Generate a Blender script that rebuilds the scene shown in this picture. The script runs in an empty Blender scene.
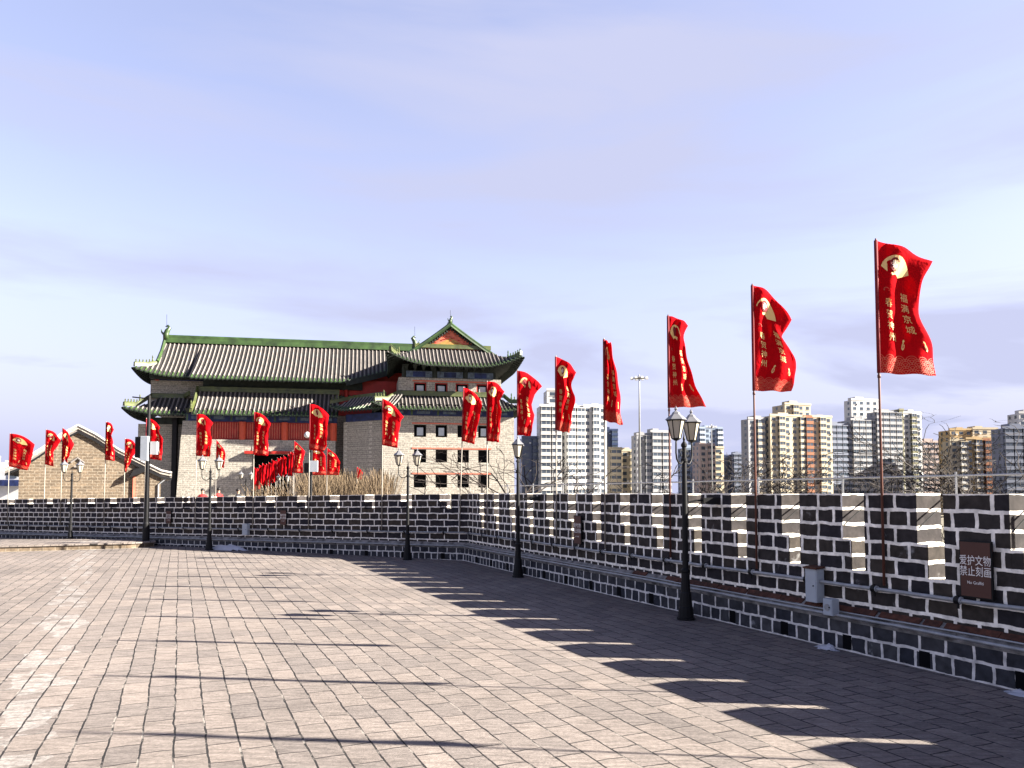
import bpy, bmesh, math, random
from math import sin, cos, pi, radians, tan, atan2, sqrt
from mathutils import Vector, Matrix
random.seed(7)
SC = bpy.context.scene
COL = SC.collection
# ------------------------------------------------------------------ camera
EYE, F, HZ = 1.62, 769.0, 493.5
cam = bpy.data.cameras.new('camera'); co = bpy.data.objects.new('camera', cam); COL.objects.link(co)
cam.sensor_width = 36; cam.lens = F/1024*36; cam.clip_end = 6000; cam.clip_start = .05
co.location = (0, 0, EYE); co.rotation_euler = (radians(92.9), 0, 0)
cam.shift_y = .0689
SC.camera = co
# ------------------------------------------------------------------ sun, sky, exposure
SUN_AZ, SUN_EL = radians(96.5), radians(27.0)
to_sun = Vector((sin(SUN_AZ)*cos(SUN_EL), cos(SUN_AZ)*cos(SUN_EL), sin(SUN_EL)))
sl = bpy.data.lights.new('sun', 'SUN'); sl.energy = 5.0; sl.angle = radians(.5); sl.color = (1, .93, .82)
so = bpy.data.objects.new('sun', sl); COL.objects.link(so); so.location = (40, 0, 40)
so.rotation_euler = to_sun.to_track_quat('Z', 'Y').to_euler()
W = bpy.data.worlds.new('World'); SC.world = W; W.use_nodes = True
wn, wl = W.node_tree.nodes, W.node_tree.links
wn.clear()
def N(nodes, t, **kw):
    n = nodes.new(t)
    for k, v in kw.items(): setattr(n, k, v)
    return n
out = N(wn, 'ShaderNodeOutputWorld'); bg = N(wn, 'ShaderNodeBackground')
sky = N(wn, 'ShaderNodeTexSky', sky_type='NISHITA', sun_disc=False)
sky.sun_elevation = SUN_EL; sky.sun_rotation = SUN_AZ; sky.air_density = 1.0; sky.dust_density = .6; sky.ozone_density = 3.0
tc = N(wn, 'ShaderNodeTexCoord'); mp = N(wn, 'ShaderNodeMapping')
mp.inputs['Scale'].default_value = (1.0, .8, 5.5); mp.inputs['Rotation'].default_value = (0, radians(-9), 0)
nz = N(wn, 'ShaderNodeTexNoise'); nz.inputs['Scale'].default_value = 1.5; nz.inputs['Detail'].default_value = 7; nz.inputs['Roughness'].default_value = .52; nz.inputs['Distortion'].default_value = .5
cr = N(wn, 'ShaderNodeValToRGB'); cr.color_ramp.elements[0].position = .42; cr.color_ramp.elements[1].position = .64
cr.color_ramp.elements[0].color = (.34, .34, .34, 1); cr.color_ramp.elements[1].color = (1, 1, 1, 1)
tint = N(wn, 'ShaderNodeMix', data_type='RGBA', blend_type='MULTIPLY'); tint.inputs[0].default_value = 1
tint.inputs[7].default_value = (1.50, 1.06, 1.0, 1)
mx = N(wn, 'ShaderNodeMix', data_type='RGBA')
mx.inputs[7].default_value = (1.88, 1.98, 2.74, 1)
wl.new(tc.outputs['Generated'], mp.inputs[0]); wl.new(mp.outputs[0], nz.inputs['Vector']); wl.new(nz.outputs['Fac'], cr.inputs[0])
wl.new(sky.outputs[0], tint.inputs[6]); wl.new(tint.outputs[2], mx.inputs[6]); 
sx_ = N(wn, 'ShaderNodeSeparateXYZ'); wl.new(tc.outputs['Generated'], sx_.inputs[0])
er = N(wn, 'ShaderNodeMapRange'); er.inputs['From Min'].default_value = .0; er.inputs['From Max'].default_value = .42; er.inputs['To Min'].default_value = 1.12; er.inputs['To Max'].default_value = 0
wl.new(sx_.outputs[2], er.inputs['Value'])
ma = N(wn, 'ShaderNodeMath', operation='MAXIMUM'); wl.new(er.outputs[0], ma.inputs[0]); wl.new(cr.outputs[0], ma.inputs[1]); wl.new(ma.outputs[0], mx.inputs[0])
# the clear sky deepens towards the zenith
zr = N(wn, 'ShaderNodeMapRange'); zr.inputs['From Min'].default_value = .56; zr.inputs['From Max'].default_value = .82; zr.inputs['To Min'].default_value = 0; zr.inputs['To Max'].default_value = 1
wl.new(sx_.outputs[2], zr.inputs['Value'])
zm = N(wn, 'ShaderNodeMix', data_type='RGBA'); wl.new(zr.outputs[0], zm.inputs[0]); wl.new(mx.outputs[2], zm.inputs[6]); zm.inputs[7].default_value = (.30, .50, 1.25, 1)
wl.new(zm.outputs[2], bg.inputs[0]); wl.new(bg.outputs[0], out.inputs[0])
bg.inputs[1].default_value = .05
SC.view_settings.view_transform = 'Standard'; SC.view_settings.look = 'None'
SC.view_settings.exposure = 2.75; SC.view_settings.gamma = 1
SC.render.resolution_x = 1024; SC.render.resolution_y = 768

# ------------------------------------------------------------------ materials
def mat(name, col, rough=.85, metal=0, var=.15, vscale=3., bump=0., bscale=20., spec=.3, coat=0.):
    m = bpy.data.materials.new(name); m.use_nodes = True
    n, l = m.node_tree.nodes, m.node_tree.links
    b = n['Principled BSDF']; b.inputs['Roughness'].default_value = rough; b.inputs['Metallic'].default_value = metal
    b.inputs['Specular IOR Level'].default_value = spec; b.inputs['Coat Weight'].default_value = coat
    t = N(n, 'ShaderNodeTexCoord')
    z = N(n, 'ShaderNodeTexNoise'); z.inputs['Scale'].default_value = vscale; z.inputs['Detail'].default_value = 5
    l.new(t.outputs['Object'], z.inputs['Vector'])
    r = N(n, 'ShaderNodeMapRange'); r.inputs['From Min'].default_value = .3; r.inputs['From Max'].default_value = .7
    r.inputs['To Min'].default_value = 1-var; r.inputs['To Max'].default_value = 1+var
    l.new(z.outputs['Fac'], r.inputs['Value'])
    if max(col) < .6: col = tuple(c_*.82 for c_ in col)
    h = N(n, 'ShaderNodeVectorMath', operation='SCALE'); h.inputs[0].default_value = col; l.new(r.outputs[0], h.inputs['Scale'])
    l.new(h.outputs[0], b.inputs['Base Color'])
    if bump:
        z2 = N(n, 'ShaderNodeTexNoise'); z2.inputs['Scale'].default_value = bscale; z2.inputs['Detail'].default_value = 4
        l.new(t.outputs['Object'], z2.inputs['Vector'])
        bp = N(n, 'ShaderNodeBump'); bp.inputs['Strength'].default_value = bump; bp.inputs['Distance'].default_value = .02
        l.new(z2.outputs['Fac'], bp.inputs['Height']); l.new(bp.outputs[0], b.inputs['Normal'])
    return m

def brick_mat(name, c1, c2, mortar, bw, rh, ms, distort=.02, dscale=6., smear=.2, smear_col=None, bump=.6, smooth=.15, squash=.7, sm_scale=2.2, ys=1.):
    m = bpy.data.materials.new(name); m.use_nodes = True
    n, l = m.node_tree.nodes, m.node_tree.links
    b = n['Principled BSDF']; b.inputs['Roughness'].default_value = .9; b.inputs['Specular IOR Level'].default_value = .15
    t = N(n, 'ShaderNodeTexCoord'); s = N(n, 'ShaderNodeSeparateXYZ'); l.new(t.outputs['Object'], s.inputs[0])
    a = N(n, 'ShaderNodeMath', operation='MULTIPLY_ADD'); l.new(s.outputs[1], a.inputs[0]); a.inputs[1].default_value = ys; l.new(s.outputs[0], a.inputs[2])
    if ys < .5:      # header faces of the openings show one header brick per course
        sn = N(n, 'ShaderNodeSeparateXYZ'); l.new(t.outputs['Normal'], sn.inputs[0])
        an = N(n, 'ShaderNodeMath', operation='ABSOLUTE'); l.new(sn.outputs[0], an.inputs[0])
        gt = N(n, 'ShaderNodeMath', operation='GREATER_THAN'); l.new(an.outputs[0], gt.inputs[0]); gt.inputs[1].default_value = .6
        mu = N(n, 'ShaderNodeMix', data_type='FLOAT'); l.new(gt.outputs[0], mu.inputs[0]); l.new(a.outputs[0], mu.inputs[2]); mu.inputs[3].default_value = bw*.25
        ua = mu.outputs[0]
    else: ua = a.outputs[0]
    c = N(n, 'ShaderNodeCombineXYZ'); l.new(ua, c.inputs[0]); l.new(s.outputs[2], c.inputs[1])
    z = N(n, 'ShaderNodeTexNoise'); z.inputs['Scale'].default_value = dscale; z.inputs['Detail'].default_value = 4
    l.new(t.outputs['Object'], z.inputs['Vector'])
    v = N(n, 'ShaderNodeVectorMath', operation='SUBTRACT'); l.new(z.outputs['Color'], v.inputs[0]); v.inputs[1].default_value = (.5, .5, .5)
    v2 = N(n, 'ShaderNodeVectorMath', operation='SCALE'); l.new(v.outputs[0], v2.inputs[0]); v2.inputs['Scale'].default_value = distort
    v3 = N(n, 'ShaderNodeVectorMath', operation='ADD'); l.new(c.outputs[0], v3.inputs[0]); l.new(v2.outputs[0], v3.inputs[1])
    k = N(n, 'ShaderNodeTexBrick', offset=.5, squash=squash, squash_frequency=2, offset_frequency=2)
    k.inputs['Color1'].default_value = (*c1, 1); k.inputs['Color2'].default_value = (*c2, 1); k.inputs['Mortar'].default_value = (*mortar, 1)
    k.inputs['Scale'].default_value = 1; k.inputs['Mortar Size'].default_value = ms; k.inputs['Mortar Smooth'].default_value = smooth
    k.inputs['Brick Width'].default_value = bw; k.inputs['Row Height'].default_value = rh
    l.new(v3.outputs[0], k.inputs['Vector'])
    # weathering: mottling of every surface plus lime smears on some bricks
    z2 = N(n, 'ShaderNodeTexNoise'); z2.inputs['Scale'].default_value = sm_scale; z2.inputs['Detail'].default_value = 8; z2.inputs['Roughness'].default_value = .65
    l.new(t.outputs['Object'], z2.inputs['Vector'])
    r = N(n, 'ShaderNodeMapRange'); r.inputs['From Min'].default_value = .62; r.inputs['From Max'].default_value = .72; r.inputs['To Max'].default_value = smear
    l.new(z2.outputs['Fac'], r.inputs['Value'])
    x = N(n, 'ShaderNodeMix', data_type='RGBA'); l.new(r.outputs[0], x.inputs[0]); l.new(k.outputs['Color'], x.inputs[6])
    x.inputs[7].default_value = (*(smear_col or mortar), 1)
    z3 = N(n, 'ShaderNodeTexNoise'); z3.inputs['Scale'].default_value = 11; z3.inputs['Detail'].default_value = 6
    l.new(t.outputs['Object'], z3.inputs['Vector'])
    r3 = N(n, 'ShaderNodeMapRange'); r3.inputs['From Min'].default_value = .3; r3.inputs['From Max'].default_value = .7; r3.inputs['To Min'].default_value = .62; r3.inputs['To Max'].default_value = 1.3
    l.new(z3.outputs['Fac'], r3.inputs['Value'])
    y = N(n, 'ShaderNodeVectorMath', operation='SCALE'); l.new(x.outputs[2], y.inputs[0]); l.new(r3.outputs[0], y.inputs['Scale'])
    l.new(y.outputs[0], b.inputs['Base Color'])
    hh = N(n, 'ShaderNodeMath', operation='MULTIPLY_ADD'); l.new(z3.outputs['Fac'], hh.inputs[0]); hh.inputs[1].default_value = .5; l.new(k.outputs['Fac'], hh.inputs[2])
    bp = N(n, 'ShaderNodeBump'); bp.inputs['Strength'].default_value = bump; bp.inputs['Distance'].default_value = .012
    l.new(hh.outputs[0], bp.inputs['Height']); l.new(bp.outputs[0], b.inputs['Normal'])
    return m

WD = Vector((-.3964, .918, 0)).normalized()   # direction of the right wall and of the paving strips
def paving_mat():
    m = bpy.data.materials.new('stone paving'); m.use_nodes = True
    n, l = m.node_tree.nodes, m.node_tree.links
    b = n['Principled BSDF']; b.inputs['Roughness'].default_value = .88; b.inputs['Specular IOR Level'].default_value = .2
    t = N(n, 'ShaderNodeTexCoord')
    def dot(vx, vy):
        d = N(n, 'ShaderNodeVectorMath', operation='DOT_PRODUCT'); l.new(t.outputs['Object'], d.inputs[0]); d.inputs[1].default_value = (vx, vy, 0); return d.outputs['Value']
    def M(op, a, b_=None, c=None, clamp=False):
        k = N(n, 'ShaderNodeMath', operation=op); k.use_clamp = clamp
        for i, q in enumerate((a, b_, c)):
            if q is None: continue
            if isinstance(q, (int, float)): k.inputs[i].default_value = q
            else: l.new(q, k.inputs[i])
        return k.outputs[0]
    def noise(sc, det=4, rough=.5, vec=None):
        z = N(n, 'ShaderNodeTexNoise'); z.inputs['Scale'].default_value = sc; z.inputs['Detail'].default_value = det; z.inputs['Roughness'].default_value = rough
        l.new(vec if vec is not None else t.outputs['Object'], z.inputs['Vector']); return z
    def rng(v, a, b_, c, d):
        r = N(n, 'ShaderNodeMapRange'); r.inputs['From Min'].default_value = a; r.inputs['From Max'].default_value = b_; r.inputs['To Min'].default_value = c; r.inputs['To Max'].default_value = d
        l.new(v, r.inputs['Value']); return r.outputs[0]
    U = dot(WD.x, WD.y); V = dot(WD.y, -WD.x)
    d1 = noise(5); d2 = noise(1.3, 3)
    Vd = M('ADD', V, M('MULTIPLY', M('SUBTRACT', d1.outputs['Fac'], .5), .022)); Vd = M('ADD', Vd, M('MULTIPLY', M('SUBTRACT', d2.outputs['Fac'], .5), .035))
    Ud = M('ADD', U, M('MULTIPLY', M('SUBTRACT', d1.outputs['Fac'], .5), .05))
    c = N(n, 'ShaderNodeCombineXYZ'); l.new(Ud, c.inputs[0]); l.new(Vd, c.inputs[1])
    RH = .196
    def brick(ca, cb, cm, ms):
        k = N(n, 'ShaderNodeTexBrick', offset=.45, squash=1, offset_frequency=2)
        k.inputs['Color1'].default_value = (*ca, 1); k.inputs['Color2'].default_value = (*cb, 1); k.inputs['Mortar'].default_value = (*cm, 1)
        k.inputs['Scale'].default_value = 1; k.inputs['Mortar Size'].default_value = ms; k.inputs['Mortar Smooth'].default_value = .3
        k.inputs['Brick Width'].default_value = .36; k.inputs['Row Height'].default_value = RH
        l.new(c.outputs[0], k.inputs['Vector']); return k
    k1 = brick((.180, .152, .134), (.132, .114, .104), (.018, .016, .016), .007)
    k2 = brick((0, 0, 0), (1, 1, 1), (.5, .5, .5), 0.)
    # deep, uneven joints between the strips
    fr = M('ABSOLUTE', M('SUBTRACT', M('FRACT', M('ADD', M('DIVIDE', Vd, RH), .5)), .5))
    wj = noise(7, 5, .7)
    thr = rng(wj.outputs['Fac'], .3, .7, .012, .052)
    joint = M('LESS_THAN', fr, thr)
    # pale replacement slabs in a worn band
    vc = M('ADD', M('MULTIPLY', U, -.075), -.50)
    dist = M('ABSOLUTE', M('SUBTRACT', V, vc))
    bandn = noise(1.7, 3)
    band = M('LESS_THAN', M('ADD', dist, M('MULTIPLY', bandn.outputs['Fac'], .7)), .58)
    pick = M('MULTIPLY', M('GREATER_THAN', k2.outputs['Color'], .42), M('GREATER_THAN', noise(3.3, 2).outputs['Fac'], .45))
    pale = M('MULTIPLY', M('MULTIPLY', band, pick), rng(noise(13, 8, .8).outputs['Fac'], .38, .60, .0, 1))
    x1 = N(n, 'ShaderNodeMix', data_type='RGBA'); l.new(M('MULTIPLY', pale, .9), x1.inputs[0]); l.new(k1.outputs['Color'], x1.inputs[6]); x1.inputs[7].default_value = (.25, .235, .22, 1)
    # streaky wear across each stone and large stains
    st = N(n, 'ShaderNodeMapping'); st.inputs['Rotation'].default_value = (0, 0, atan2(WD.x, WD.y)*-1 - .0); st.inputs['Scale'].default_value = (1.2, 6, 1)
    l.new(t.outputs['Object'], st.inputs[0])
    s1 = noise(4, 8, .7, st.outputs[0]); s2 = noise(.35, 5, .6); s3 = noise(38, 4, .7)
    f = M('MULTIPLY', rng(s1.outputs['Fac'], .32, .68, .62, 1.34), rng(s2.outputs['Fac'], .3, .7, .80, 1.16))
    f = M('MULTIPLY', f, rng(s3.outputs['Fac'], .3, .7, .74, 1.22))
    sc = N(n, 'ShaderNodeVectorMath', operation='SCALE'); l.new(x1.outputs[2], sc.inputs[0]); l.new(f, sc.inputs['Scale'])
    lj = noise(3.1, 6, .75)
    jc = N(n, 'ShaderNodeMix', data_type='RGBA'); l.new(rng(lj.outputs['Fac'], .52, .62, 0, 1), jc.inputs[0]); jc.inputs[6].default_value = (.016, .015, .015, 1); jc.inputs[7].default_value = (.20, .18, .16, 1)
    x2 = N(n, 'ShaderNodeMix', data_type='RGBA'); l.new(joint, x2.inputs[0]); l.new(sc.outputs[0], x2.inputs[6]); l.new(jc.outputs[2], x2.inputs[7])
    l.new(x2.outputs[2], b.inputs['Base Color'])
    h = M('MULTIPLY_ADD', k1.outputs['Fac'], -.6, M('MULTIPLY', joint, -1.2)); h = M('MULTIPLY_ADD', s1.outputs['Fac'], .9, h); h = M('MULTIPLY_ADD', k2.outputs['Color'], .5, h)
    h = M('MULTIPLY_ADD', s3.outputs['Fac'], .35, h)
    bp = N(n, 'ShaderNodeBump'); bp.inputs['Strength'].default_value = .7; bp.inputs['Distance'].default_value = .014
    l.new(h, bp.inputs['Height']); l.new(bp.outputs[0], b.inputs['Normal'])
    return m

MT = {
 'paving': paving_mat(),
 'wall': brick_mat('old grey wall brick with wide lime joints', (.024, .022, .026), (.046, .038, .031), (.82, .77, .68), .33, .162, .0185, ys=.04, distort=.045, dscale=5, smear=.5, smear_col=(.45, .45, .45)),
 'wallf': brick_mat('old grey far wall brick with wide lime joints', (.021, .020, .026), (.048, .038, .030), (.78, .73, .65), .44, .162, .0155, ys=.04, distort=.045, dscale=5, smear=.35, smear_col=(.40, .40, .40)),
 'plinth': brick_mat('plinth brick', (.024, .026, .034), (.056, .055, .058), (.60, .57, .53), .27, .168, .015, distort=.04, smear=.6, smear_col=(.5, .5, .5)),
 'tower': brick_mat('pale tower brick', (.265, .242, .205), (.195, .18, .155), (.34, .315, .27), .48, .15, .014, distort=.01, smear=.3, smear_col=(.45, .42, .38), bump=.4, squash=1),
 'gable': brick_mat('tan gable brick', (.128, .096, .066), (.078, .060, .043), (.165, .138, .105), .40, .13, .014, distort=.03, smear=.3, smear_col=(.36, .28, .18), bump=.7, squash=1),
 'mass': brick_mat('city wall masonry', (.17, .155, .14), (.12, .11, .10), (.26, .24, .22), .48, .14, .01),
 'lime': mat('lime mortar', (.50, .47, .44), var=.35, vscale=5, bump=.8, bscale=14),
 'coping': mat('weathered mortar coping', (.20, .19, .18), var=.7, vscale=7, bump=.8, bscale=20),
 'rust': mat('rusted steel strip', (.075, .026, .015), rough=.8, var=.6, vscale=14, bump=.4),
 'pipe': mat('grey painted conduit', (.30, .31, .32), rough=.45, var=.25, vscale=9, spec=.5),
 'black': mat('black painted cast iron', (.006, .006, .007), rough=.55, var=.3, spec=.2),
 'dark': mat('dark opening', (.006, .006, .007), rough=.9, var=.2, spec=.05),
 'capm': mat('pewter lantern roof', (.16, .16, .17), rough=.4, var=.2, spec=.5),
 'lglass': mat('frosted lantern glass', (.42, .38, .30), rough=.35, var=.12, spec=.5),
 'boxgrey': mat('grey electrical box enamel', (.42, .46, .50), rough=.5, var=.12),
 'white': mat('white enamel', (.55, .55, .55), rough=.5, var=.08),
 'signb': mat('brown sign enamel', (.085, .032, .022), rough=.55, var=.12),
 'signt': mat('pale sign lettering', (.75, .72, .68), rough=.6, var=.03),
 'flag': mat('red flag cloth', (.50, .005, .010), rough=.85, var=.10, vscale=5, spec=.02),
 'sleeve': mat('dark red pole sleeve', (.16, .006, .010), rough=.8, var=.1),
 'gold': mat('gold print', (.62, .42, .16), rough=.6, var=.08),
 'coral': mat('coral line print', (.58, .09, .05), rough=.7, var=.1),
 'poleb': mat('brown bamboo flagpole', (.13, .05, .035), rough=.6, var=.25),
 'poleg': mat('pale grey flagpole', (.32, .29, .25), rough=.6, var=.2),
 'tile': mat('grey clay roof tile', (.160, .142, .130), rough=.75, var=.22, vscale=2),
 'tilebed': mat('trough shade pan tile', (.022, .020, .020), rough=.9, var=.3),  # near-black colour holds the shade in the troughs between tile rows
 'green': mat('green glazed tile', (.030, .062, .014), rough=.45, var=.55, vscale=1.6, spec=.5),
 'greenl': mat('yellow green weathered glazed tile', (.062, .075, .018), rough=.5, var=.45, vscale=2.2, spec=.5),
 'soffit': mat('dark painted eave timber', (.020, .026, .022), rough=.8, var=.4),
 'red': mat('red lacquered timber', (.34, .020, .013), rough=.55, var=.18),
 'redcol': mat('orange red column lacquer', (.50, .07, .03), rough=.55, var=.12),
 'redline': mat('faded red timber strip', (.50, .13, .08), rough=.7, var=.15),
 'blue': mat('blue painted beam', (.012, .022, .085), rough=.6, var=.5, vscale=3),
 'bluelt': mat('pale painted beam panel', (.08, .11, .16), rough=.6, var=.5, vscale=5),
 'coralg': mat('coral gable board', (.48, .12, .07), rough=.7, var=.25, vscale=5),
 'yellow': mat('gilded relief', (.36, .19, .05), rough=.55, var=.3, vscale=6),
 'branch': mat('bare bark', (.022, .016, .014), rough=.9, var=.3),
 'reed': mat('dry reed', (.12, .085, .050), rough=.9, var=.35, vscale=1.5),
 'earth': mat('bare earth and winter grass', (.16, .14, .10), rough=.95, var=.35, vscale=.05),
 'steel': mat('brushed steel rail', (.35, .36, .37), rough=.4, metal=.6, var=.1),
 'wglass': mat('window glass', (.05, .065, .085), rough=.15, var=.35, vscale=.2, spec=.7),
 'paper': mat('crumpled white plastic', (.45, .46, .50), rough=.6, var=.1),
 'skin': mat('skin', (.40, .24, .17), rough=.6, var=.05),
 'coatr': mat('red padded coat', (.35, .02, .02), rough=.8, var=.1),
 'coatb': mat('black padded coat', (.02, .02, .025), rough=.8, var=.1),
 'hair': mat('black hair', (.012, .010, .010), rough=.6, var=.1),
}

def cloth_look(m, k=.32):
    n, l = m.node_tree.nodes, m.node_tree.links
    b = n['Principled BSDF']; o_ = [q for q in n if q.type == 'OUTPUT_MATERIAL'][0]
    t = N(n, 'ShaderNodeBsdfTranslucent'); t.inputs[0].default_value = (.62, .015, .012, 1)
    x = N(n, 'ShaderNodeMixShader'); x.inputs[0].default_value = k
    l.new(b.outputs[0], x.inputs[1]); l.new(t.outputs[0], x.inputs[2]); l.new(x.outputs[0], o_.inputs['Surface'])
    tc_ = N(n, 'ShaderNodeTexCoord'); wv = N(n, 'ShaderNodeTexNoise'); wv.inputs['Scale'].default_value = 9; wv.inputs['Detail'].default_value = 3; wv.inputs['Distortion'].default_value = 1.2
    l.new(tc_.outputs['Object'], wv.inputs['Vector'])
    bp = N(n, 'ShaderNodeBump'); bp.inputs['Strength'].default_value = .5; bp.inputs['Distance'].default_value = .03
    l.new(wv.outputs['Fac'], bp.inputs['Height']); l.new(bp.outputs[0], b.inputs['Normal']); l.new(bp.outputs[0], t.inputs['Normal'])
cloth_look(MT['flag'])
MT['flag'].node_tree.nodes['Principled BSDF'].inputs['Roughness'].default_value = .9

# ------------------------------------------------------------------ mesh helpers
class MB:
    def __init__(s): s.v = []; s.f = []; s.mi = []; s.mats = []
    def _m(s, m):
        if m is None: m = s.mats[0] if s.mats else 'white'
        if m not in s.mats: s.mats.append(m)
        return s.mats.index(m)
    def face(s, pts, m=None):
        i = len(s.v); s.v += [tuple(p) for p in pts]; s.f.append(tuple(range(i, i+len(pts)))); s.mi.append(s._m(m))
    def box(s, x0, x1, y0, y1, z0, z1, m=None, M=None):
        p = [(x0,y0,z0),(x1,y0,z0),(x1,y1,z0),(x0,y1,z0),(x0,y0,z1),(x1,y0,z1),(x1,y1,z1),(x0,y1,z1)]
        s.hexa(p, m, M)
    def hexa(s, p, m=None, M=None):
        if M is not None: p = [tuple(M @ Vector(q)) for q in p]
        i = len(s.v); s.v += [tuple(q) for q in p]
        for f in ((0,3,2,1),(4,5,6,7),(0,1,5,4),(1,2,6,5),(2,3,7,6),(3,0,4,7)):
            s.f.append(tuple(i+k for k in f)); s.mi.append(s._m(m))
    def prism(s, poly, z0, z1, m=None):
        n = len(poly); i = len(s.v)
        s.v += [(p[0], p[1], z0) for p in poly] + [(p[0], p[1], z1) for p in poly]
        a = sum(poly[k][0]*poly[(k+1)%n][1]-poly[(k+1)%n][0]*poly[k][1] for k in range(n))
        o = list(range(n)) if a > 0 else list(range(n))[::-1]
        s.f.append(tuple(i+k for k in o[::-1])); s.f.append(tuple(i+n+k for k in o)); s.mi += [s._m(m)]*2
        for q in range(n):
            a_, b_ = o[q], o[(q+1)%n]
            s.f.append((i+a_, i+b_, i+n+b_, i+n+a_)); s.mi.append(s._m(m))
    def extr(s, prof, x0, x1, m=None):            # profile in (y,z) extruded along x
        n = len(prof); i = len(s.v)
        s.v += [(x0, p[0], p[1]) for p in prof] + [(x1, p[0], p[1]) for p in prof]
        s.f.append(tuple(i+k for k in range(n))[::-1]); s.f.append(tuple(i+n+k for k in range(n))); s.mi += [s._m(m)]*2
        for k in range(n):
            s.f.append((i+k, i+(k+1)%n, i+n+(k+1)%n, i+n+k)); s.mi.append(s._m(m))
    def tube(s, pts, r, m=None, n=8, cap=True):
        pts = [Vector(p) for p in pts]
        rs = r if isinstance(r, (list, tuple)) else [r]*len(pts)
        i = len(s.v); prev = None
        for k, p in enumerate(pts):
            d = (pts[min(k+1, len(pts)-1)] - pts[max(k-1, 0)])
            d = d.normalized() if d.length > 1e-9 else Vector((0,0,1))
            if prev is None:
                a = Vector((0,0,1)) if abs(d.z) < .9 else Vector((1,0,0))
            else: a = prev
            x = a - d*a.dot(d); x = x.normalized() if x.length > 1e-6 else d.orthogonal().normalized()
            prev = x; y = d.cross(x)
            for q in range(n):
                an = 2*pi*q/n; s.v.append(tuple(p + (x*cos(an)+y*sin(an))*rs[k]))
        mi = s._m(m)
        for k in range(len(pts)-1):
            for q in range(n):
                a, b = i+k*n+q, i+k*n+(q+1)%n
                s.f.append((a, b, b+n, a+n)); s.mi.append(mi)
        if cap:
            s.f.append(tuple(i+q for q in range(n))[::-1]); s.f.append(tuple(i+(len(pts)-1)*n+q for q in range(n))); s.mi += [mi]*2
    def lathe(s, prof, m=None, n=16, c=(0,0,0)):
        i = len(s.v)
        for r, z in prof:
            for q in range(n): s.v.append((c[0]+r*cos(2*pi*q/n), c[1]+r*sin(2*pi*q/n), c[2]+z))
        mi = s._m(m)
        for k in range(len(prof)-1):
            for q in range(n):
                a, b = i+k*n+q, i+k*n+(q+1)%n
                s.f.append((a, b, b+n, a+n)); s.mi.append(mi)
        s.f.append(tuple(i+q for q in range(n))[::-1]); s.f.append(tuple(i+(len(prof)-1)*n+q for q in range(n))); s.mi += [mi]*2
    def build(s, name, m=None, parent=None, smooth=False, bevel=0, loc=None):
        me = bpy.data.meshes.new(name); me.from_pydata(s.v, [], s.f)
        names = s.mats or [m]
        if m and not (len(s.mats) > 1): names = [m]
        if m and s.mats and len(s.mats) == 1 and s.mats[0] != m and 'white' != s.mats[0]: names = s.mats
        for q in names: me.materials.append(MT[q] if isinstance(q, str) else q)
        if len(names) > 1: me.polygons.foreach_set('material_index', s.mi)
        if smooth: me.polygons.foreach_set('use_smooth', [True]*len(me.polygons))
        me.update()
        o = bpy.data.objects.new(name, me); COL.objects.link(o)
        if parent: o.parent = parent
        if loc: o.location = loc
        if bevel:
            b = o.modifiers.new('bevel', 'BEVEL'); b.width = bevel; b.segments = 2; b.limit_method = 'ANGLE'
        return o
def tag(o, label=None, cat=None, group=None, kind=None):
    if label: o['label'] = label
    if cat: o['category'] = cat
    if group: o['group'] = group
    if kind: o['kind'] = kind
    return o
def empty(name, loc=(0,0,0), rz=0, label=None, cat=None, group=None, ry=0):
    o = bpy.data.objects.new(name, None); COL.objects.link(o); o.location = loc; o.rotation_euler = (0, ry, rz)
    return tag(o, label, cat, group)
def kids(o): return [c for c in bpy.data.objects if c.parent == o]
def copy_tree(o, parent=None, ch=None):
    ch = ch if ch is not None else {}
    c = o.copy(); COL.objects.link(c); c.parent = parent
    for k in kids(o): copy_tree(k, c)
    return c
def wx(px, D): return (px-512)/F*D            # sideways position of something D metres ahead
def wz(py, D): return EYE + (HZ-py)/F*D       # height of something D metres ahead

def glyphs(text, size=1.0):
    """text as flat mesh data centred on the origin"""
    cu = bpy.data.curves.new('t', 'FONT'); cu.body = text; cu.size = size; cu.align_x = 'CENTER'; cu.align_y = 'CENTER'; cu.resolution_u = 2
    ob = bpy.data.objects.new('t', cu); COL.objects.link(ob)
    me = bpy.data.meshes.new_from_object(ob.evaluated_get(bpy.context.evaluated_depsgraph_get()))
    vs = [(v.co.x, v.co.y) for v in me.vertices]; fs = [tuple(p.vertices) for p in me.polygons]
    bpy.data.objects.remove(ob); bpy.data.curves.remove(cu); bpy.data.meshes.remove(me)
    if vs:
        cx = (min(v[0] for v in vs)+max(v[0] for v in vs))/2; cy = (min(v[1] for v in vs)+max(v[1] for v in vs))/2
        vs = [(a-cx, b-cy) for a, b in vs]
    return vs, fs
GL = {ch: glyphs(ch, 1) for ch in '春贺神州福满京城'}

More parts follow.
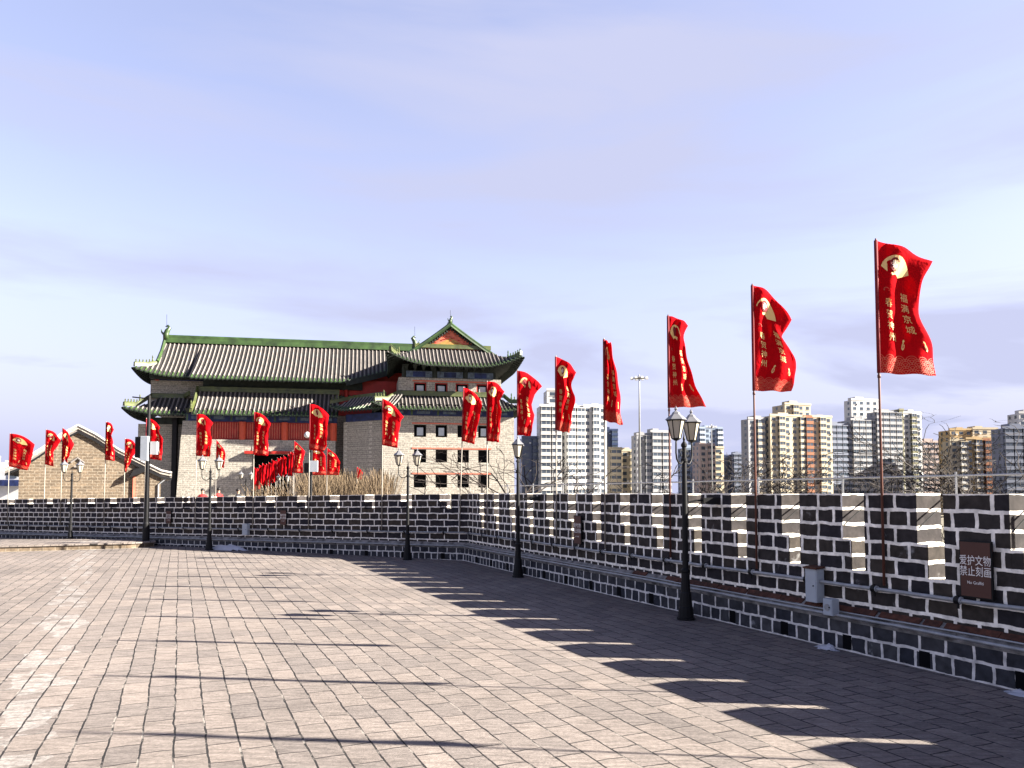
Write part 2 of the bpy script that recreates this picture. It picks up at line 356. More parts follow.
# ------------------------------------------------------------------ ground and terraces
RW0 = Vector((4.30, 6.34, 0))                       # a point of the right wall's inner face
OUT_R = Vector((WD.y, -WD.x, 0))                     # outward
CORN = RW0 + WD*13.56
FD = Vector((-.875, .485, 0)).normalized(); OUT_F = Vector((-FD.y*-1, -FD.x, 0))
OUT_F = Vector((FD.y, -FD.x, 0))
g = MB(); g.face([(-4000,-4000,-9),(4000,-4000,-9),(4000,5000,-9),(-4000,5000,-9)], 'earth')
tag(g.build('ground'), kind='structure')
A = RW0 - WD*30; B = CORN; C = CORN + FD*45
p = MB(); poly = [A+OUT_R*.1, B+OUT_R*.05, C+OUT_F*.1, Vector((-60, 20, 0)), Vector((-60,-30,0)), Vector((5,-30,0))]
p.face([(q.x, q.y, 0) for q in poly], 'paving')
o = p.build('pavement'); tag(o, kind='structure')
# masonry bastion under the terrace, and the terrace beyond the far parapet
q = MB(); O_ = OUT_R*.9
q.prism([tuple(v.to_2d()) for v in (A+O_, B+O_+OUT_F*.3, Vector((4.5, 47, 0)), Vector((12, 90, 0)), Vector((-80, 90, 0)), Vector((-80, -30, 0)), Vector((5,-30,0)))], -9, -.006, 'mass')
tag(q.build('terrace'), kind='structure')
# low lit brick step at the left
st = empty('brick_step', (0,0,0), 0, 'low sunlit brick step across the paving at the left edge of the view', 'step')
s = MB(); s.prism([(-40, 17), (-15.2, 20.9), (-11.3, 22.9), (-10.9, 23.5), (-11.4, 24.6), (-40, 24)], .0, .13, 'gable'); s.build('riser', parent=st)
s = MB(); s.prism([(-40, 16.96), (-15.19, 20.86), (-11.26, 22.87), (-10.84, 23.5), (-11.4, 24.65), (-40, 24.05)], .13, .17, 'paving'); s.build('coping', parent=st)

# ------------------------------------------------------------------ parapets (local x runs left to right along the inner face, y outward)
TH = .33; H = 1.62; SILL = .82
def parapet(L, gaps, widen, label, x_end=0.12, rust=None, tilt=0, hh=H, th=TH, sill=SILL, bm_='wall'):
    """gaps: list of (x0,x1) openings in local x"""
    root = empty('parapet_wall', label=label, cat='wall')
    m = MB(); m.extr([(-.12, -.3), (th+.25, -.3), (th+.25, .40), (0, .40), (-.12, .335)][::1], 0, L, 'plinth'); m.build('plinth', parent=root)
    m = MB(); n = int(L/.6)
    xs = [L*k/n for k in range(n+1)]
    for k in range(n):       # uneven lime coping of the plinth
        a, b = xs[k], xs[k+1]; z0 = random.uniform(.0, .012)
        m.extr([(-.128-z0*.5, .322+z0), (-.115, .345+z0), (-.001, .425+z0), (-.001, .402), (-.12, .30)][::-1], a, b, 'coping')
    m.build('coping', parent=root)
    m = MB(); m.box(0, L+x_end, .0, th, .40, sill, bm_); m.build('wall_body', parent=root)
    edges = [0] + [e for g_ in gaps for e in g_] + [L+x_end]
    k = 0
    for a, b in zip(edges[0::2], edges[1::2]):
        if b-a < .03: continue
        m = MB(); zt = hh + random.uniform(-.006, .004)
        nx = b + (widen if b < L else 0)
        m.box(a, b, 0, th, sill-.001, zt, bm_)
        m.build('merlon', parent=root)
    for a, b in gaps:        # thin iron tie across every opening
        m = MB(); m.tube([(a-.002, .02, SILL+.47), (a-.002, th-.03, SILL+.65)], .008, 'black', 6); m.build('tie_rod', parent=root)
    # drain holes through the plinth foot
    x = L - .38 - 9
    for i, (a, b) in enumerate(gaps):
        c = (a+b)/2
        m = MB(); m.box(c-.055, c+.055, -.124, -.06, .02, .165, 'dark'); m.build('drain_hole', parent=root)
    if rust:
        m = MB(); x = rust[0]
        while x < rust[1]:
            w = random.uniform(.15, .6)
            if random.random() < .95:
                z0 = random.uniform(-.003, .004)
                m.hexa([(x,-.060,.378+z0),(x+w,-.060,.378+z0),(x+w,-.012,.405+z0),(x,-.012,.405+z0),(x,-.060,.402+z0),(x+w,-.060,.402+z0),(x+w,-.012,.445+z0),(x,-.012,.445+z0)], 'rust')
            x += w+random.uniform(.0, .05)
        m.build('rusty_strip', parent=root)
    return root
S0 = 13.56; LEN = S0+11
gapsR = []
for k in range(14, -13, -1):
    s1 = .21+.8965*k; gapsR.append((S0-s1, S0-s1+.28))
gapsR = [g_ for g_ in gapsR if g_[1] < LEN]
rightp = parapet(LEN, gapsR, 0, 'near crenellated parapet of dark bricks and white mortar running along the right side', rust=(7.5, LEN-6))
# the far side of each opening steps in by a tenth of a metre in its two lowest courses
for (a, b) in gapsR:
    m = MB(); m.box(a-.001, a+.10, .002, TH-.002, SILL, SILL+.322, 'wall'); m.build('opening_step', parent=rightp)
rightp.location = CORN; rightp.rotation_euler = (0, 0, atan2(-WD.y, -WD.x))
LF = 46.
gapsF = []
for k in range(36, -1, -1):
    r_ = .47+1.2*k; gapsF.append((LF-r_-.34, LF-r_))
gapsF = [g_ for g_ in gapsF if g_[0] > .3]
farp = parapet(LF, gapsF, 0, 'far crenellated parapet of dark bricks behind the open paving, from the bend to the left edge', hh=H-.004, x_end=.12, th=.46, sill=1.245, bm_='wallf')
farp.location = CORN + FD*LF + Vector((0, 0, -.0105*LF)); farp.rotation_euler = (0, -atan2(.0105, 1), atan2(-FD.y, -FD.x))
def RP(s, y=0, z=0): v = RW0 + WD*s + OUT_R*y; return Vector((v.x, v.y, z))
def FP(s, y=0, z=0): v = CORN + FD*s + OUT_F*y; return Vector((v.x, v.y, z-.0105*s))

# conduits: an upper pipe on brackets and a thin pair along the plinth edge
def conduit(P, s0, s1, zs, r, y, mats, label, bracket, step=.90, off=.35):
    root = empty('conduit_pipe', P(s0), label=label, cat='pipe'); inv = Vector(P(s0))
    m = MB(); n = max(2, int(abs(s1-s0)/.7))
    m.tube([P(s0+(s1-s0)*k/n, y+random.uniform(-.003,.003), zs+random.uniform(-.006,.006))-inv for k in range(n+1)], r, mats, 10); m.build('pipe', parent=root, smooth=True)
    if bracket:
        s = s0+off
        while s < s1:
            m = MB(); a = P(s, y, zs)-inv; b = P(s+.03, y, zs)-inv
            m.tube([P(s-.035, y, zs)-inv, P(s+.035, y, zs)-inv], r*1.7, 'boxgrey' if False else mats, 10)
            m.tube([P(s, y+.005, zs)-inv, P(s, 0, zs-.01)-inv], r*1.25, 'black', 6); m.tube([P(s-.022, y-.004, zs)-inv, P(s+.022, y-.004, zs)-inv], r*1.95, 'black', 8)
            m.tube([P(s, y, zs+.045)-inv, P(s, y, zs-.075)-inv], r*.7, 'black', 6)
            m.build('bracket', parent=root); s += step
    return root
conduit(RP, -6.0, S0-.05, .672, .019, -.075, 'pipe', 'thick grey conduit on brackets along the middle of the right parapet', True)
conduit(RP, -6.0, S0-.0, .356, .014, -.150, 'pipe', 'thin grey cable pipe lying along the plinth edge of the right parapet', False)
conduit(FP, .05, 40, .672, .017, -.075, 'pipe', 'dark conduit on brackets along the middle of the far parapet', True, 1.2, .6)
conduit(FP, 0.0, 40, .356, .016, -.150, 'pipe', 'thin cable pipe lying along the plinth edge of the far parapet', False)

conduit(RP, -6.0, S0-.1, .388, .009, -.098, 'steel', 'second, thinner cable pipe lying behind the first on the right plinth ledge', False)
# steel fence outside the right parapet
fr = empty('steel_fence', RP(0, .75, 0), 0, 'thin grey steel fence just visible over the top of the right parapet', 'fence'); inv = RP(0, .75, 0)
for z_ in (1.80, 1.05):
    m = MB(); m.tube([RP(-6, .75, z_)-inv, RP(13.2, .75, z_+.0)-inv], .011, 'steel', 6); m.build('rail', parent=fr)
s = -6
while s < 13.3:
    m = MB(); m.tube([RP(s, .75, 0)-inv, RP(s, .75, 1.84)-inv], .013, 'steel', 6); m.build('post', parent=fr); s += 1.45

# electrical boxes
def ebox(name, loc, rz, w, d, h, label, cap=True, mt='boxgrey'):
    r = empty(name, loc, rz, label, 'box')
    m = MB(); m.box(-w/2, w/2, -d/2, d/2, 0, h, mt); m.build('housing', parent=r, bevel=.004)
    m = MB(); m.box(-w/2+.012, w/2-.012, -d/2-.004, -d/2-.0005, .015, h-.015, mt); m.tube([(w*.25, -d/2-.002, h*.5), (w*.25, -d/2-.014, h*.5)], .007, 'black', 8); m.build('door', parent=r)
    if cap:
        m = MB(); m.hexa([(-w/2-.015,-d/2-.02,h),(w/2+.015,-d/2-.02,h),(w/2+.015,d/2,h+.012),(-w/2-.015,d/2,h+.012),(-w/2-.015,-d/2-.02,h+.018),(w/2+.015,-d/2-.02,h+.018),(w/2+.015,d/2,h+.032),(-w/2-.015,d/2,h+.032)], 'rust'); m.build('rain_cap', parent=r)
    return r
RZ = atan2(-WD.y, -WD.x)
ebox('electrical_box', RP(2.34, -.072, .44), RZ, .165, .11, .36, 'tall grey electrical box with a rusty cap mounted on the right parapet')
b2 = ebox('junction_box', RP(2.04, -.15, .345), RZ, .125, .10, .17, 'small square grey junction box low on the plinth, beside the taller box', cap=False)
m = MB(); m.tube([(0, -.05, .085), (0, -.062, .085)], .035, 'pipe', 14); m.build('round_cover', parent=b2)
FZ = atan2(-FD.y, -FD.x)
ebox('electrical_box', FP(7.55, -.075, .50), FZ, .20, .11, .32, 'pale grey electrical box on the far parapet left of the brown notice', cap=False)

# brown notices
def sign(loc, rz, w, h, label):
    r = empty('notice_sign', loc, rz, label, 'sign', 'brown notices on the parapets')
    m = MB(); m.box(-w/2, w/2, -.012, .012, 0, h, 'black'); m.build('frame', parent=r, bevel=.003)
    m = MB(); m.box(-w/2+.012, w/2-.012, -.0155, -.0125, .012, h-.012, 'signb'); m.build('panel', parent=r)
    m = MB()
    for txt, size, z in (('爱护文物', w*.245, h*.66), ('禁止刻画', w*.245, h*.47), ('No Graffiti', w*.115, h*.27)):
        vs, fs = glyphs(txt, size); i = len(m.v)
        zs = 1.28 if size > w*.2 else 1.1
        m.v += [(x, -.0175, z+y*zs) for x, y in vs]
        for f_ in fs: m.f.append(tuple(i+k for k in f_)); m.mi.append(m._m('signt'))
    m.build('lettering', parent=r)
    return r
sign(RP(.49, -.045, .705), RZ, .30, .50, 'nearest brown notice with white Chinese writing, on the right parapet at the frame edge')
sign(RP(7.83, -.045, .735), RZ, .27, .50, 'brown notice on the right parapet between the two nearest lamp posts')
sign(FP(6.1, -.045, .80), FZ, .24, .42, 'brown notice on the far parapet below the white banner row, right of the grey box')
sign(FP(11.0, -.045, .80), FZ, .24, .40, 'farthest brown notice, on the far parapet beside the tall black pole')

# ------------------------------------------------------------------ flags
def lerp(a, b, t): return a+(b-a)*t
def make_flag(base, top_z, prof, Hl, sc, label, group, lean=(0, 0), bulge=0, phase=0, detail=2, polem='poleb', sx=.0, base_z=.70, cloth_m='flag', name='flag', foldf=1.6, stream=0.):
    """prof/Hl in picture-sized units, sc metres per unit; lean = sideways shift of the foot"""
    root = empty(name, base, 0, label, 'flag', group)
    hz_ = top_z-base.z
    topx = -lean[0]
    def pole_at(z): return Vector((topx*(z/hz_), 0, z))
    m = MB(); m.tube([(0,0,0), tuple(pole_at(hz_*.5)), tuple(pole_at(hz_+.02))], [.0145, .0125, .010], polem, 8)
    m.tube([tuple(pole_at(hz_-Hl*sc-.05)), tuple(pole_at(hz_-Hl*sc-.02))], .017, polem, 8)
    m.build('pole', parent=root, smooth=True)
    cl_w = max(x for x, y in prof)*sc
    # right edge resampled by arclength
    pr = [(x*sc, -y*sc) for x, y in prof]
    ls = [0]
    for a, b in zip(pr, pr[1:]): ls.append(ls[-1]+sqrt((a[0]-b[0])**2+(a[1]-b[1])**2))
    def R(v):
        t = v*ls[-1]
        for k in range(len(pr)-1):
            if t <= ls[k+1]+1e-9:
                q = (t-ls[k])/max(1e-6, ls[k+1]-ls[k])
                # smooth interpolation
                return (lerp(pr[k][0], pr[k+1][0], q), lerp(pr[k][1], pr[k+1][1], q))
        return pr[-1]
    def Rs(v):
        a = [R(min(1, max(0, v+d))) for d in (-.045, -.02, 0, .02, .045)] if .045 < v < .955 else [R(v)]
        return (sum(q[0] for q in a)/len(a), sum(q[1] for q in a)/len(a))
    Lh = Hl*sc; ca, sa = cos(stream), sin(stream)
    def P(u, v, off=0):
        rx, rz = Rs(v)
        pz = hz_-v*Lh; pp = pole_at(pz)
        x = u*rx; z = lerp(-v*Lh, rz, u)
        hang = max(0., 1-cl_w/ (Lh*.55))
        amp = (.016+.055*hang)*(Lh/1.35)
        z += bulge*sc*sin(pi*u)*(1-v)**2
        y = amp*sin(2*pi*(foldf*u+.55*v+phase))*min(1, u*4) + .5*amp*sin(2*pi*(2.3*v-.9*u+phase*1.7))*u + off
        z += .25*amp*sin(2*pi*(2.0*u+phase))*u
        x += .25*amp*sin(2*pi*(1.5*v*2+phase))*u
        return (pp.x*1+x*ca-(y)*sa, x*sa+y*ca, hz_+z) if True else None
    nu, nv = (16, 26) if detail > 1 else (7, 10)
    m = MB(); i0 = 0
    m._m(cloth_m)
    for a in range(nv+1):
        for b in range(nu+1): m.v.append(P(b/nu, a/nv))
    for a in range(nv):
        for b in range(nu):
            k = a*(nu+1)+b; m.f.append((k, k+nu+1, k+nu+2, k+1)); m.mi.append(0)
    cloth = m.build('cloth', parent=root, smooth=True)
    so_ = cloth.modifiers.new('thick', 'SOLIDIFY'); so_.thickness = .0016; so_.offset = 0
    m = MB(); m.tube([(P(0, t)[0]-.001, P(0, t)[1], P(0, t)[2]) for t in (0, .33, .66, 1)], .019 if detail > 1 else .016, 'sleeve', 8); m.build('sleeve', parent=cloth, smooth=True)
    if detail > 0:
        OFF = -.006
        Wd = .62; Hd = 1.35
        def put(m, vs, fs, cu, cv, size, mt, sx_=1):
            i = len(m.v)
            for x, y in vs: m.v.append(P(min(.99, max(.0, cu+x*size*sx_/Wd)), min(.995, max(.005, cv-y*size/Hd)), OFF))
            for f_ in fs: m.f.append(tuple(i+k for k in f_)); m.mi.append(m._m(mt))
        m = MB(); m._m('gold')
        for k, ch in enumerate('春贺神州'): put(m, *GL[ch], .25, .455+.088*k, .098, 'gold')
        for k, ch in enumerate('福满京城'): put(m, *GL[ch], .66, .375+.088*k, .098, 'gold')
        m.build('lettering', parent=cloth)
        m = MB()                                         # fan shaped emblem with a round red seal
        fan = []
        for k in range(13): an = radians(155-130*k/12); fan.append((cos(an)*.215, sin(an)*.25-.13))
        for k in range(9): an = radians(25+130*k/8); fan.append((cos(an)*.045*(1+.35*(k%2)), sin(an)*.05-.13))
        # triangulated strip
        o_ = fan[:13]; in_ = fan[13:][::-1]; inn = [in_[min(8, round(k*8/12))] for k in range(13)]
        pv = o_+inn; pf = [(k, k+1, 13+k+1, 13+k) for k in range(12)]
        put(m, pv, pf, .42, .165, 1.0, 'gold')
        OFF = -.009
        c_ = [(cos(2*pi*k/16)*.066-.025, sin(2*pi*k/16)*.072+.02) for k in range(16)]
        put(m, c_, [tuple(range(16))], .42, .165, 1.0, 'sleeve')
        OFF = -.012
        sv, sf_ = GL['春']; put(m, [(x-.30, y+.24) for x, y in sv], sf_, .42, .165, .085, 'signt')
        OFF = -.006
        m.build('fan_emblem', parent=cloth)
        m = MB(); m._m('coral')
        def ribbon(pts, w, mt='coral'):
            for a, b in zip(pts, pts[1:]):
                dx, dy = (b[0]-a[0])*Wd, (b[1]-a[1])*Hd; L_ = max(1e-5, sqrt(dx*dx+dy*dy)); nx_, ny_ = -dy/L_*w/Wd, dx/L_*w/Hd
                q = [(a[0]+nx_,a[1]+ny_),(b[0]+nx_,b[1]+ny_),(b[0]-nx_,b[1]-ny_),(a[0]-nx_,a[1]-ny_)]
                i = len(m.v); m.v += [P(min(.995, max(0.002, x)), min(.998, max(0, y)), OFF) for x, y in q]
                m.f.append((i, i+1, i+2, i+3)); m.mi.append(m._m(mt))
        rows = 5 if detail > 1 else 3
        for r_ in range(rows):
            for c in range(6):
                cx_ = c*.19+(r_%2)*.095; cy_ = .905+r_*.026
                for rad in ((.095, .062, .03) if detail > 1 else (.09, .05)):
                    pts = [(cx_+rad*cos(pi*k/7), cy_-rad*.5*sin(pi*k/7)) for k in range(8)]
                    pts = [p_ for p_ in pts if 0 < p_[0] < 1]
                    ribbon(pts, .0030 if detail > 1 else .005)
        ribbon([(.14+.03*cos(k*.9)+.012*k, .355+.012*sin(k*.9)) for k in range(10)], .003)
        m.build('wave_pattern', parent=cloth)
        for (cx_, cy_, s_) in ((.47, .77, 1), (.84, .765, -1)):          # two small carp
            m = MB(); m._m('gold')
            sp = [(.02, .062), (.028, .045), (.006, .022), (.016, .0), (.010, -.028), (-.006, -.05), (-.022, -.058), (-.034, -.042), (-.030, -.018), (-.020, .004), (-.006, .022), (-.004, .045)]
            put(m, [(x*s_*.8, y) for x, y in sp], [tuple(range(12))], cx_, cy_, 1.0, 'gold'); m.build('carp_print', parent=cloth)
            m = MB(); put(m, [(x*s_*.8*.5-.004*s_, y*.45-.014) for x, y in sp], [tuple(range(12))], cx_, cy_, 1.0, 'coral')
            for k_ in range(len(m.v)): m.v[k_] = (m.v[k_][0], m.v[k_][1]-.003, m.v[k_][2])
            m.build('carp_print', 'coral', parent=cloth)
    return root

near = [  # (s, profile, Hl, bulge, phase, lean)
 (1.467, [(56,22),(45,40),(41,60),(41,75),(48,92),(56,110),(58,125),(58,138)], 135, 3, .10, 'closest and largest red banner, with gold fan and characters, at the right'),
 (3.30, [(38,36),(34,46),(28,53),(37,64),(43,74),(44,86),(41,98),(37,108)], 107, 9, .35, 'second red banner from the right, streaming out with a deep notch in its edge'),
 (5.08, [(21,9),(15,21),(17,31),(21,50),(27,73),(37,92)], 93, 2, .6, 'red banner directly above the nearest lamp post, widening towards its bottom'),
 (6.91, [(6,4),(10,24),(15,46),(16.5,67),(18,87)], 82, 0, .2, 'narrow folded red banner just left of the tall light mast'),
 (8.69, [(21,15),(14.5,26),(19,39),(18,51),(15,61),(14,77)], 74, 3, .8, 'red banner before the white towers, left of the narrow folded one'),
 (10.47, [(24.5,16),(16,25),(14,36),(17,46),(13,66)], 65, 4, .45, 'red banner above the second lamp post, at the right edge of the old tower'),
 (12.20, [(17.5,10),(12,18),(14,29),(13,45),(12,61)], 60, 4, .95, 'red banner covering the right-hand window column of the old tower'),
]
GN = 'red banners along the right parapet'
for s, pr, Hl, bu, ph, lab in near:
    D = 6.34+.918*s
    make_flag(RP(s, -.035, .71), 4.18, pr, Hl, D/F, lab, GN, bulge=bu, phase=ph, detail=2 if s < 9 else 1, polem='poleb' if s < 6 else 'poleg')
for k, s in enumerate((-.33, -2.1, -3.9, -5.7)):   # outside the frame at the right; the photo shows their shadows
    make_flag(RP(s, -.035, .71), 4.18, near[k % 3][1], near[k % 3][2], (6.34+.918*near[k%3][0])/F, ('first', 'second', 'third', 'fourth')[k]+' red banner beyond the right edge, casting its thin shadow across the paving', 'banners beyond the right edge', bulge=3, phase=.3*k, detail=0)
farf = [
 (463.4, 388.6, [(18.5,14),(17.5,25),(14,43),(12.5,57)], 54, 'leaning red banner over the middle windows of the old tower', 0.15, .55, .9, 0),
 (383, 399.5, [(21,19),(18,23),(16,36),(15,50)], 47, 'red banner left of the tower windows, above the lamp at the bend', None, None, .3, 0),
 (310, 405, [(19,11),(17.5,20),(17.5,42),(14,48)], 46, 'red banner in front of the tower porch, right of the dark doorway', None, None, .7, 0),
 (254.4, 413, [(16.6,12),(13.6,22),(14,33),(14,44)], 43, 'red banner directly above the dark doorway of the tower', None, None, .15, 0),
 (196.8, 415, [(16,9),(12,15),(15,24),(14,43)], 42, 'red banner at the left end of the red porch wall, above the lamp', None, None, .5, 0),
 (146, 419.4, [(14,9),(12,13),(17.6,20),(16,42)], 40, 'red banner partly hidden by the tall black pole with boxes', None, None, .9, 0),
 (105.8, 423, [(8,8),(6,15),(8,28),(9,39)], 38, 'narrow red banner over the right slope of the gabled building', None, None, .2, 0),
 (62.4, 429, [(11,16),(7.5,25),(5,38)], 36, 'narrow red banner left of the gable peak, next to the lamp', None, None, .6, 0),
 (45.8, 430.5, [(15,11),(7,23),(8.5,37)], 35, 'slanting red banner over the left slope of the gabled building', None, None, .4, .5),
 (125.4, 439.8, [(13,9),(8,17),(4,26),(1.5,34)], 32, 'triangular drooping red banner, lower than its neighbours', None, None, .4, .9),
 (9.7, 434.4, [(25,11),(23.5,20),(21,30),(18,37)], 33, 'wide red banner at the far left edge', None, None, .1, 0),
]
GF = 'red banners along the far parapet'
for px, py, pr, Hl, lab, ln, _, ph, yo in farf:
    u = (px-512)/F
    s = ((CORN.x)-CORN.y*u)/(.875+.485*u)
    b = FP(s, -.035, .71); b = Vector((b.x*(b.y+yo)/b.y, b.y+yo, b.z))
    if ln:
        b = FP(.22, -.035, .71)
    D = b.y; tz = wz(py, D)+.035
    # pole leans: foot of the leaning one is left of its top
    make_flag(b, tz, pr, Hl, D/F, lab, GF, lean=((b.x-wx(px, D)) if ln else 0.0, 0), bulge=3, phase=ph, detail=1, polem='poleg')

# ------------------------------------------------------------------ lamp posts
def lantern():
    """one lantern hanging upright on the end of its arm, origin at its foot"""
    fr = MB()
    fr.lathe([(.02, -.03), (.055, -.005), (.055, .0)], 'black', 6)
    for k in range(6):
        a = 2*pi*k/6; fr.tube([(.052*cos(a), .052*sin(a), 0), (.098*cos(a), .098*sin(a), .225)], .006, 'black', 5)
    fr.lathe([(.102, .222), (.112, .226), (.112, .236), (.1, .238)], 'black', 6)
    gl = MB(); gl.lathe([(.049, .002), (.094, .222)], 'lglass', 6)
    cp = MB(); cp.lathe([(.125, .236), (.118, .246), (.060, .300), (.052, .305), (.040, .330), (.012, .352), (.012, .362), (.020, .374), (.012, .390), (.003, .412)], 'capm', 6)
    return fr, gl, cp
def make_lamp(loc, rz, label, flood=False, h=1.0):
    r = empty('street_lamp', loc, rz, label, 'street lamp', 'double lantern lamp posts')
    m = MB(); m.lathe([(.115, 0), (.115, .03), (.100, .035), (.092, .16), (.084, .17), (.070, .34), (.060, .36), (.052, .60), (.060, .615), (.060, .64), (.040, .66)], 'black', 12); m.build('base', parent=r)
    m = MB(); m.lathe([(.040, .65), (.036, 1.4), (.030, 2.02), (.044, 2.035), (.044, 2.07), (.030, 2.085), (.028, 2.22), (.040, 2.235), (.040, 2.26), (.012, 2.30), (.018, 2.33), (.010, 2.36), (.003, 2.44)], 'black', 14); m.build('pole', parent=r, smooth=False)
    for sgn in (-1, 1):
        m = MB(); pts = [(sgn*x, 0, z) for x, z in ((.02, 2.05), (.09, 2.005), (.16, 2.01), (.215, 2.06), (.235, 2.14), (.232, 2.25), (.225, 2.31))]
        m.tube(pts, .011, 'black', 6); m.tube([(sgn*.03, 0, 2.16), (sgn*.08, 0, 2.19), (sgn*.12, 0, 2.15), (sgn*.10, 0, 2.10), (sgn*.07, 0, 2.12)], .006, 'black', 5)
        m.build('arm', parent=r, smooth=True)
        fr, gl, cp = lantern()
        f = fr.build('lantern', parent=r, loc=(sgn*.225, 0, 2.325)); gl.build('glass', parent=f); cp.build('lantern_roof', parent=f); f.scale = (1.12, 1.12, 1.0)
    if flood:
        m = MB(); m.tube([(.03, 0, 1.50), (.16, -.0, 1.53), (.34, -.0, 1.53)], .012, 'black', 6); m.box(.24, .52, -.05, .05, 1.485, 1.565, 'black'); o = m.build('floodlight', parent=r); o.rotation_euler = (0, 0, radians(10)-rz)
    return r
L = [(wx(684, 10.0), 9.98, 52, 'nearest black double-lantern lamp post, standing at the foot of the right parapet', True),
     (wx(518, 15.0), 15.0, 88, 'second black lamp post, its two lanterns lined up as one before the bare tree', True),
     (wx(408, 18.9), 18.9, 14, 'black double-lantern lamp post standing at the bend of the parapet', False),
     (wx(210.5, 22.2), 22.2, 28, 'black double-lantern lamp post in front of the shaded stone wall, left of the middle', False),
     (wx(72, 25.3), 25.3, 35, 'leftmost black lamp post, in front of the gabled brick building', False)]
for x, y, rz, lab, fl in L: make_lamp(Vector((x, y, 0)), radians(rz), lab, fl)

# tall black pole with boxes
x0, y0 = wx(147.5, 23.7), 23.7
r = empty('equipment_pole', (x0, y0, 0), 0, 'tall black pole carrying a grey cabinet, dark panel and small white box', 'pole')
m = MB(); m.lathe([(.11, 0), (.10, .7), (.07, .75), (.062, 2.7), (.045, 4.65), (.0, 4.66)], 'black', 12); m.build('pole', parent=r)
m = MB(); m.box(-.17, .06, -.16, -.06, 2.62, 3.38, 'boxgrey'); m.build('cabinet', parent=r, bevel=.01)
m = MB(); m.box(-.34, -.19, -.14, .10, 2.72, 3.36, 'black'); m.build('panel', parent=r)
m = MB(); m.box(.11, .32, -.10, .02, 2.82, 3.22, 'white'); m.tube([(0,0,3.0),(.15,-.04,3.0)], .02, 'black', 6); m.build('white_box', parent=r)
m = MB(); m.tube([(0,0,4.55),(-.5,-.05,4.60)], .02, 'black', 6); m.build('cross_arm', parent=r)
D = 23.5; x0 = wx(311, D)
r = empty('camera_pole', (x0, D, 0), 0, 'slim black pole with white camera dome and grey box behind the far parapet', 'pole')
m = MB(); m.lathe([(.05, 0), (.045, 3.45), (.03, 3.5)], 'black', 10); m.build('pole', parent=r)
m = MB(); m.box(-.03, .22, -.12, -.03, 2.28, 2.62, 'boxgrey'); m.build('grey_box', parent=r)
m = MB(); m.box(-.20, -.06, -.06, .06, 2.25, 2.55, 'black'); m.build('black_box', parent=r)
m = MB(); m.lathe([(.02,-.1),(.09, -.06), (.10, .0), (.06, .07), (.0, .09)], 'white', 10, (-.13, 0, 3.42)); m.tube([(-.13,0,3.4),(0,0,3.35)], .015, 'black', 6); m.build('camera_dome', parent=r, smooth=True)

# litter at the wall foot
def litter(loc, size, n, label):
    m = MB(); rr = random.Random(n)
    nx = 9
    for a in range(nx):
        for b in range(nx):
            fx, fy = a/(nx-1)-.5, b/(nx-1)-.5
            e = max(0, 1-(4*(fx*fx+fy*fy)))
            m.v.append((fx*size[0]+rr.uniform(-.02,.02), fy*size[1]+rr.uniform(-.015,.015), .004+size[2]*e*rr.uniform(.3, 1)))
    for a in range(nx-1):
        for b in range(nx-1):
            k = a*nx+b
            if (abs(a-3.5)+abs(b-3.5)) < 6: m.f.append((k, k+nx, k+nx+1, k+1)); m.mi.append(m._m('paper'))
    o = m.build('plastic_sheet', loc=loc); tag(o, label, 'litter'); return o
litter(RP(2.02, -.24, 0), (.26, .14, .07), 5, 'small crumpled white plastic scrap below the electrical boxes').rotation_euler = (0, 0, RZ)
litter(RP(-.0, -.22, 0), (.30, .12, .05), 8, 'white plastic scrap at the wall foot at the right edge').rotation_euler = (0, 0, RZ)
litter(FP(7.9, -.40, .08), (1.5, .45, .20), 11, 'long heap of crumpled white sheeting at the foot of the far parapet').rotation_euler = (0, 0, FZ)

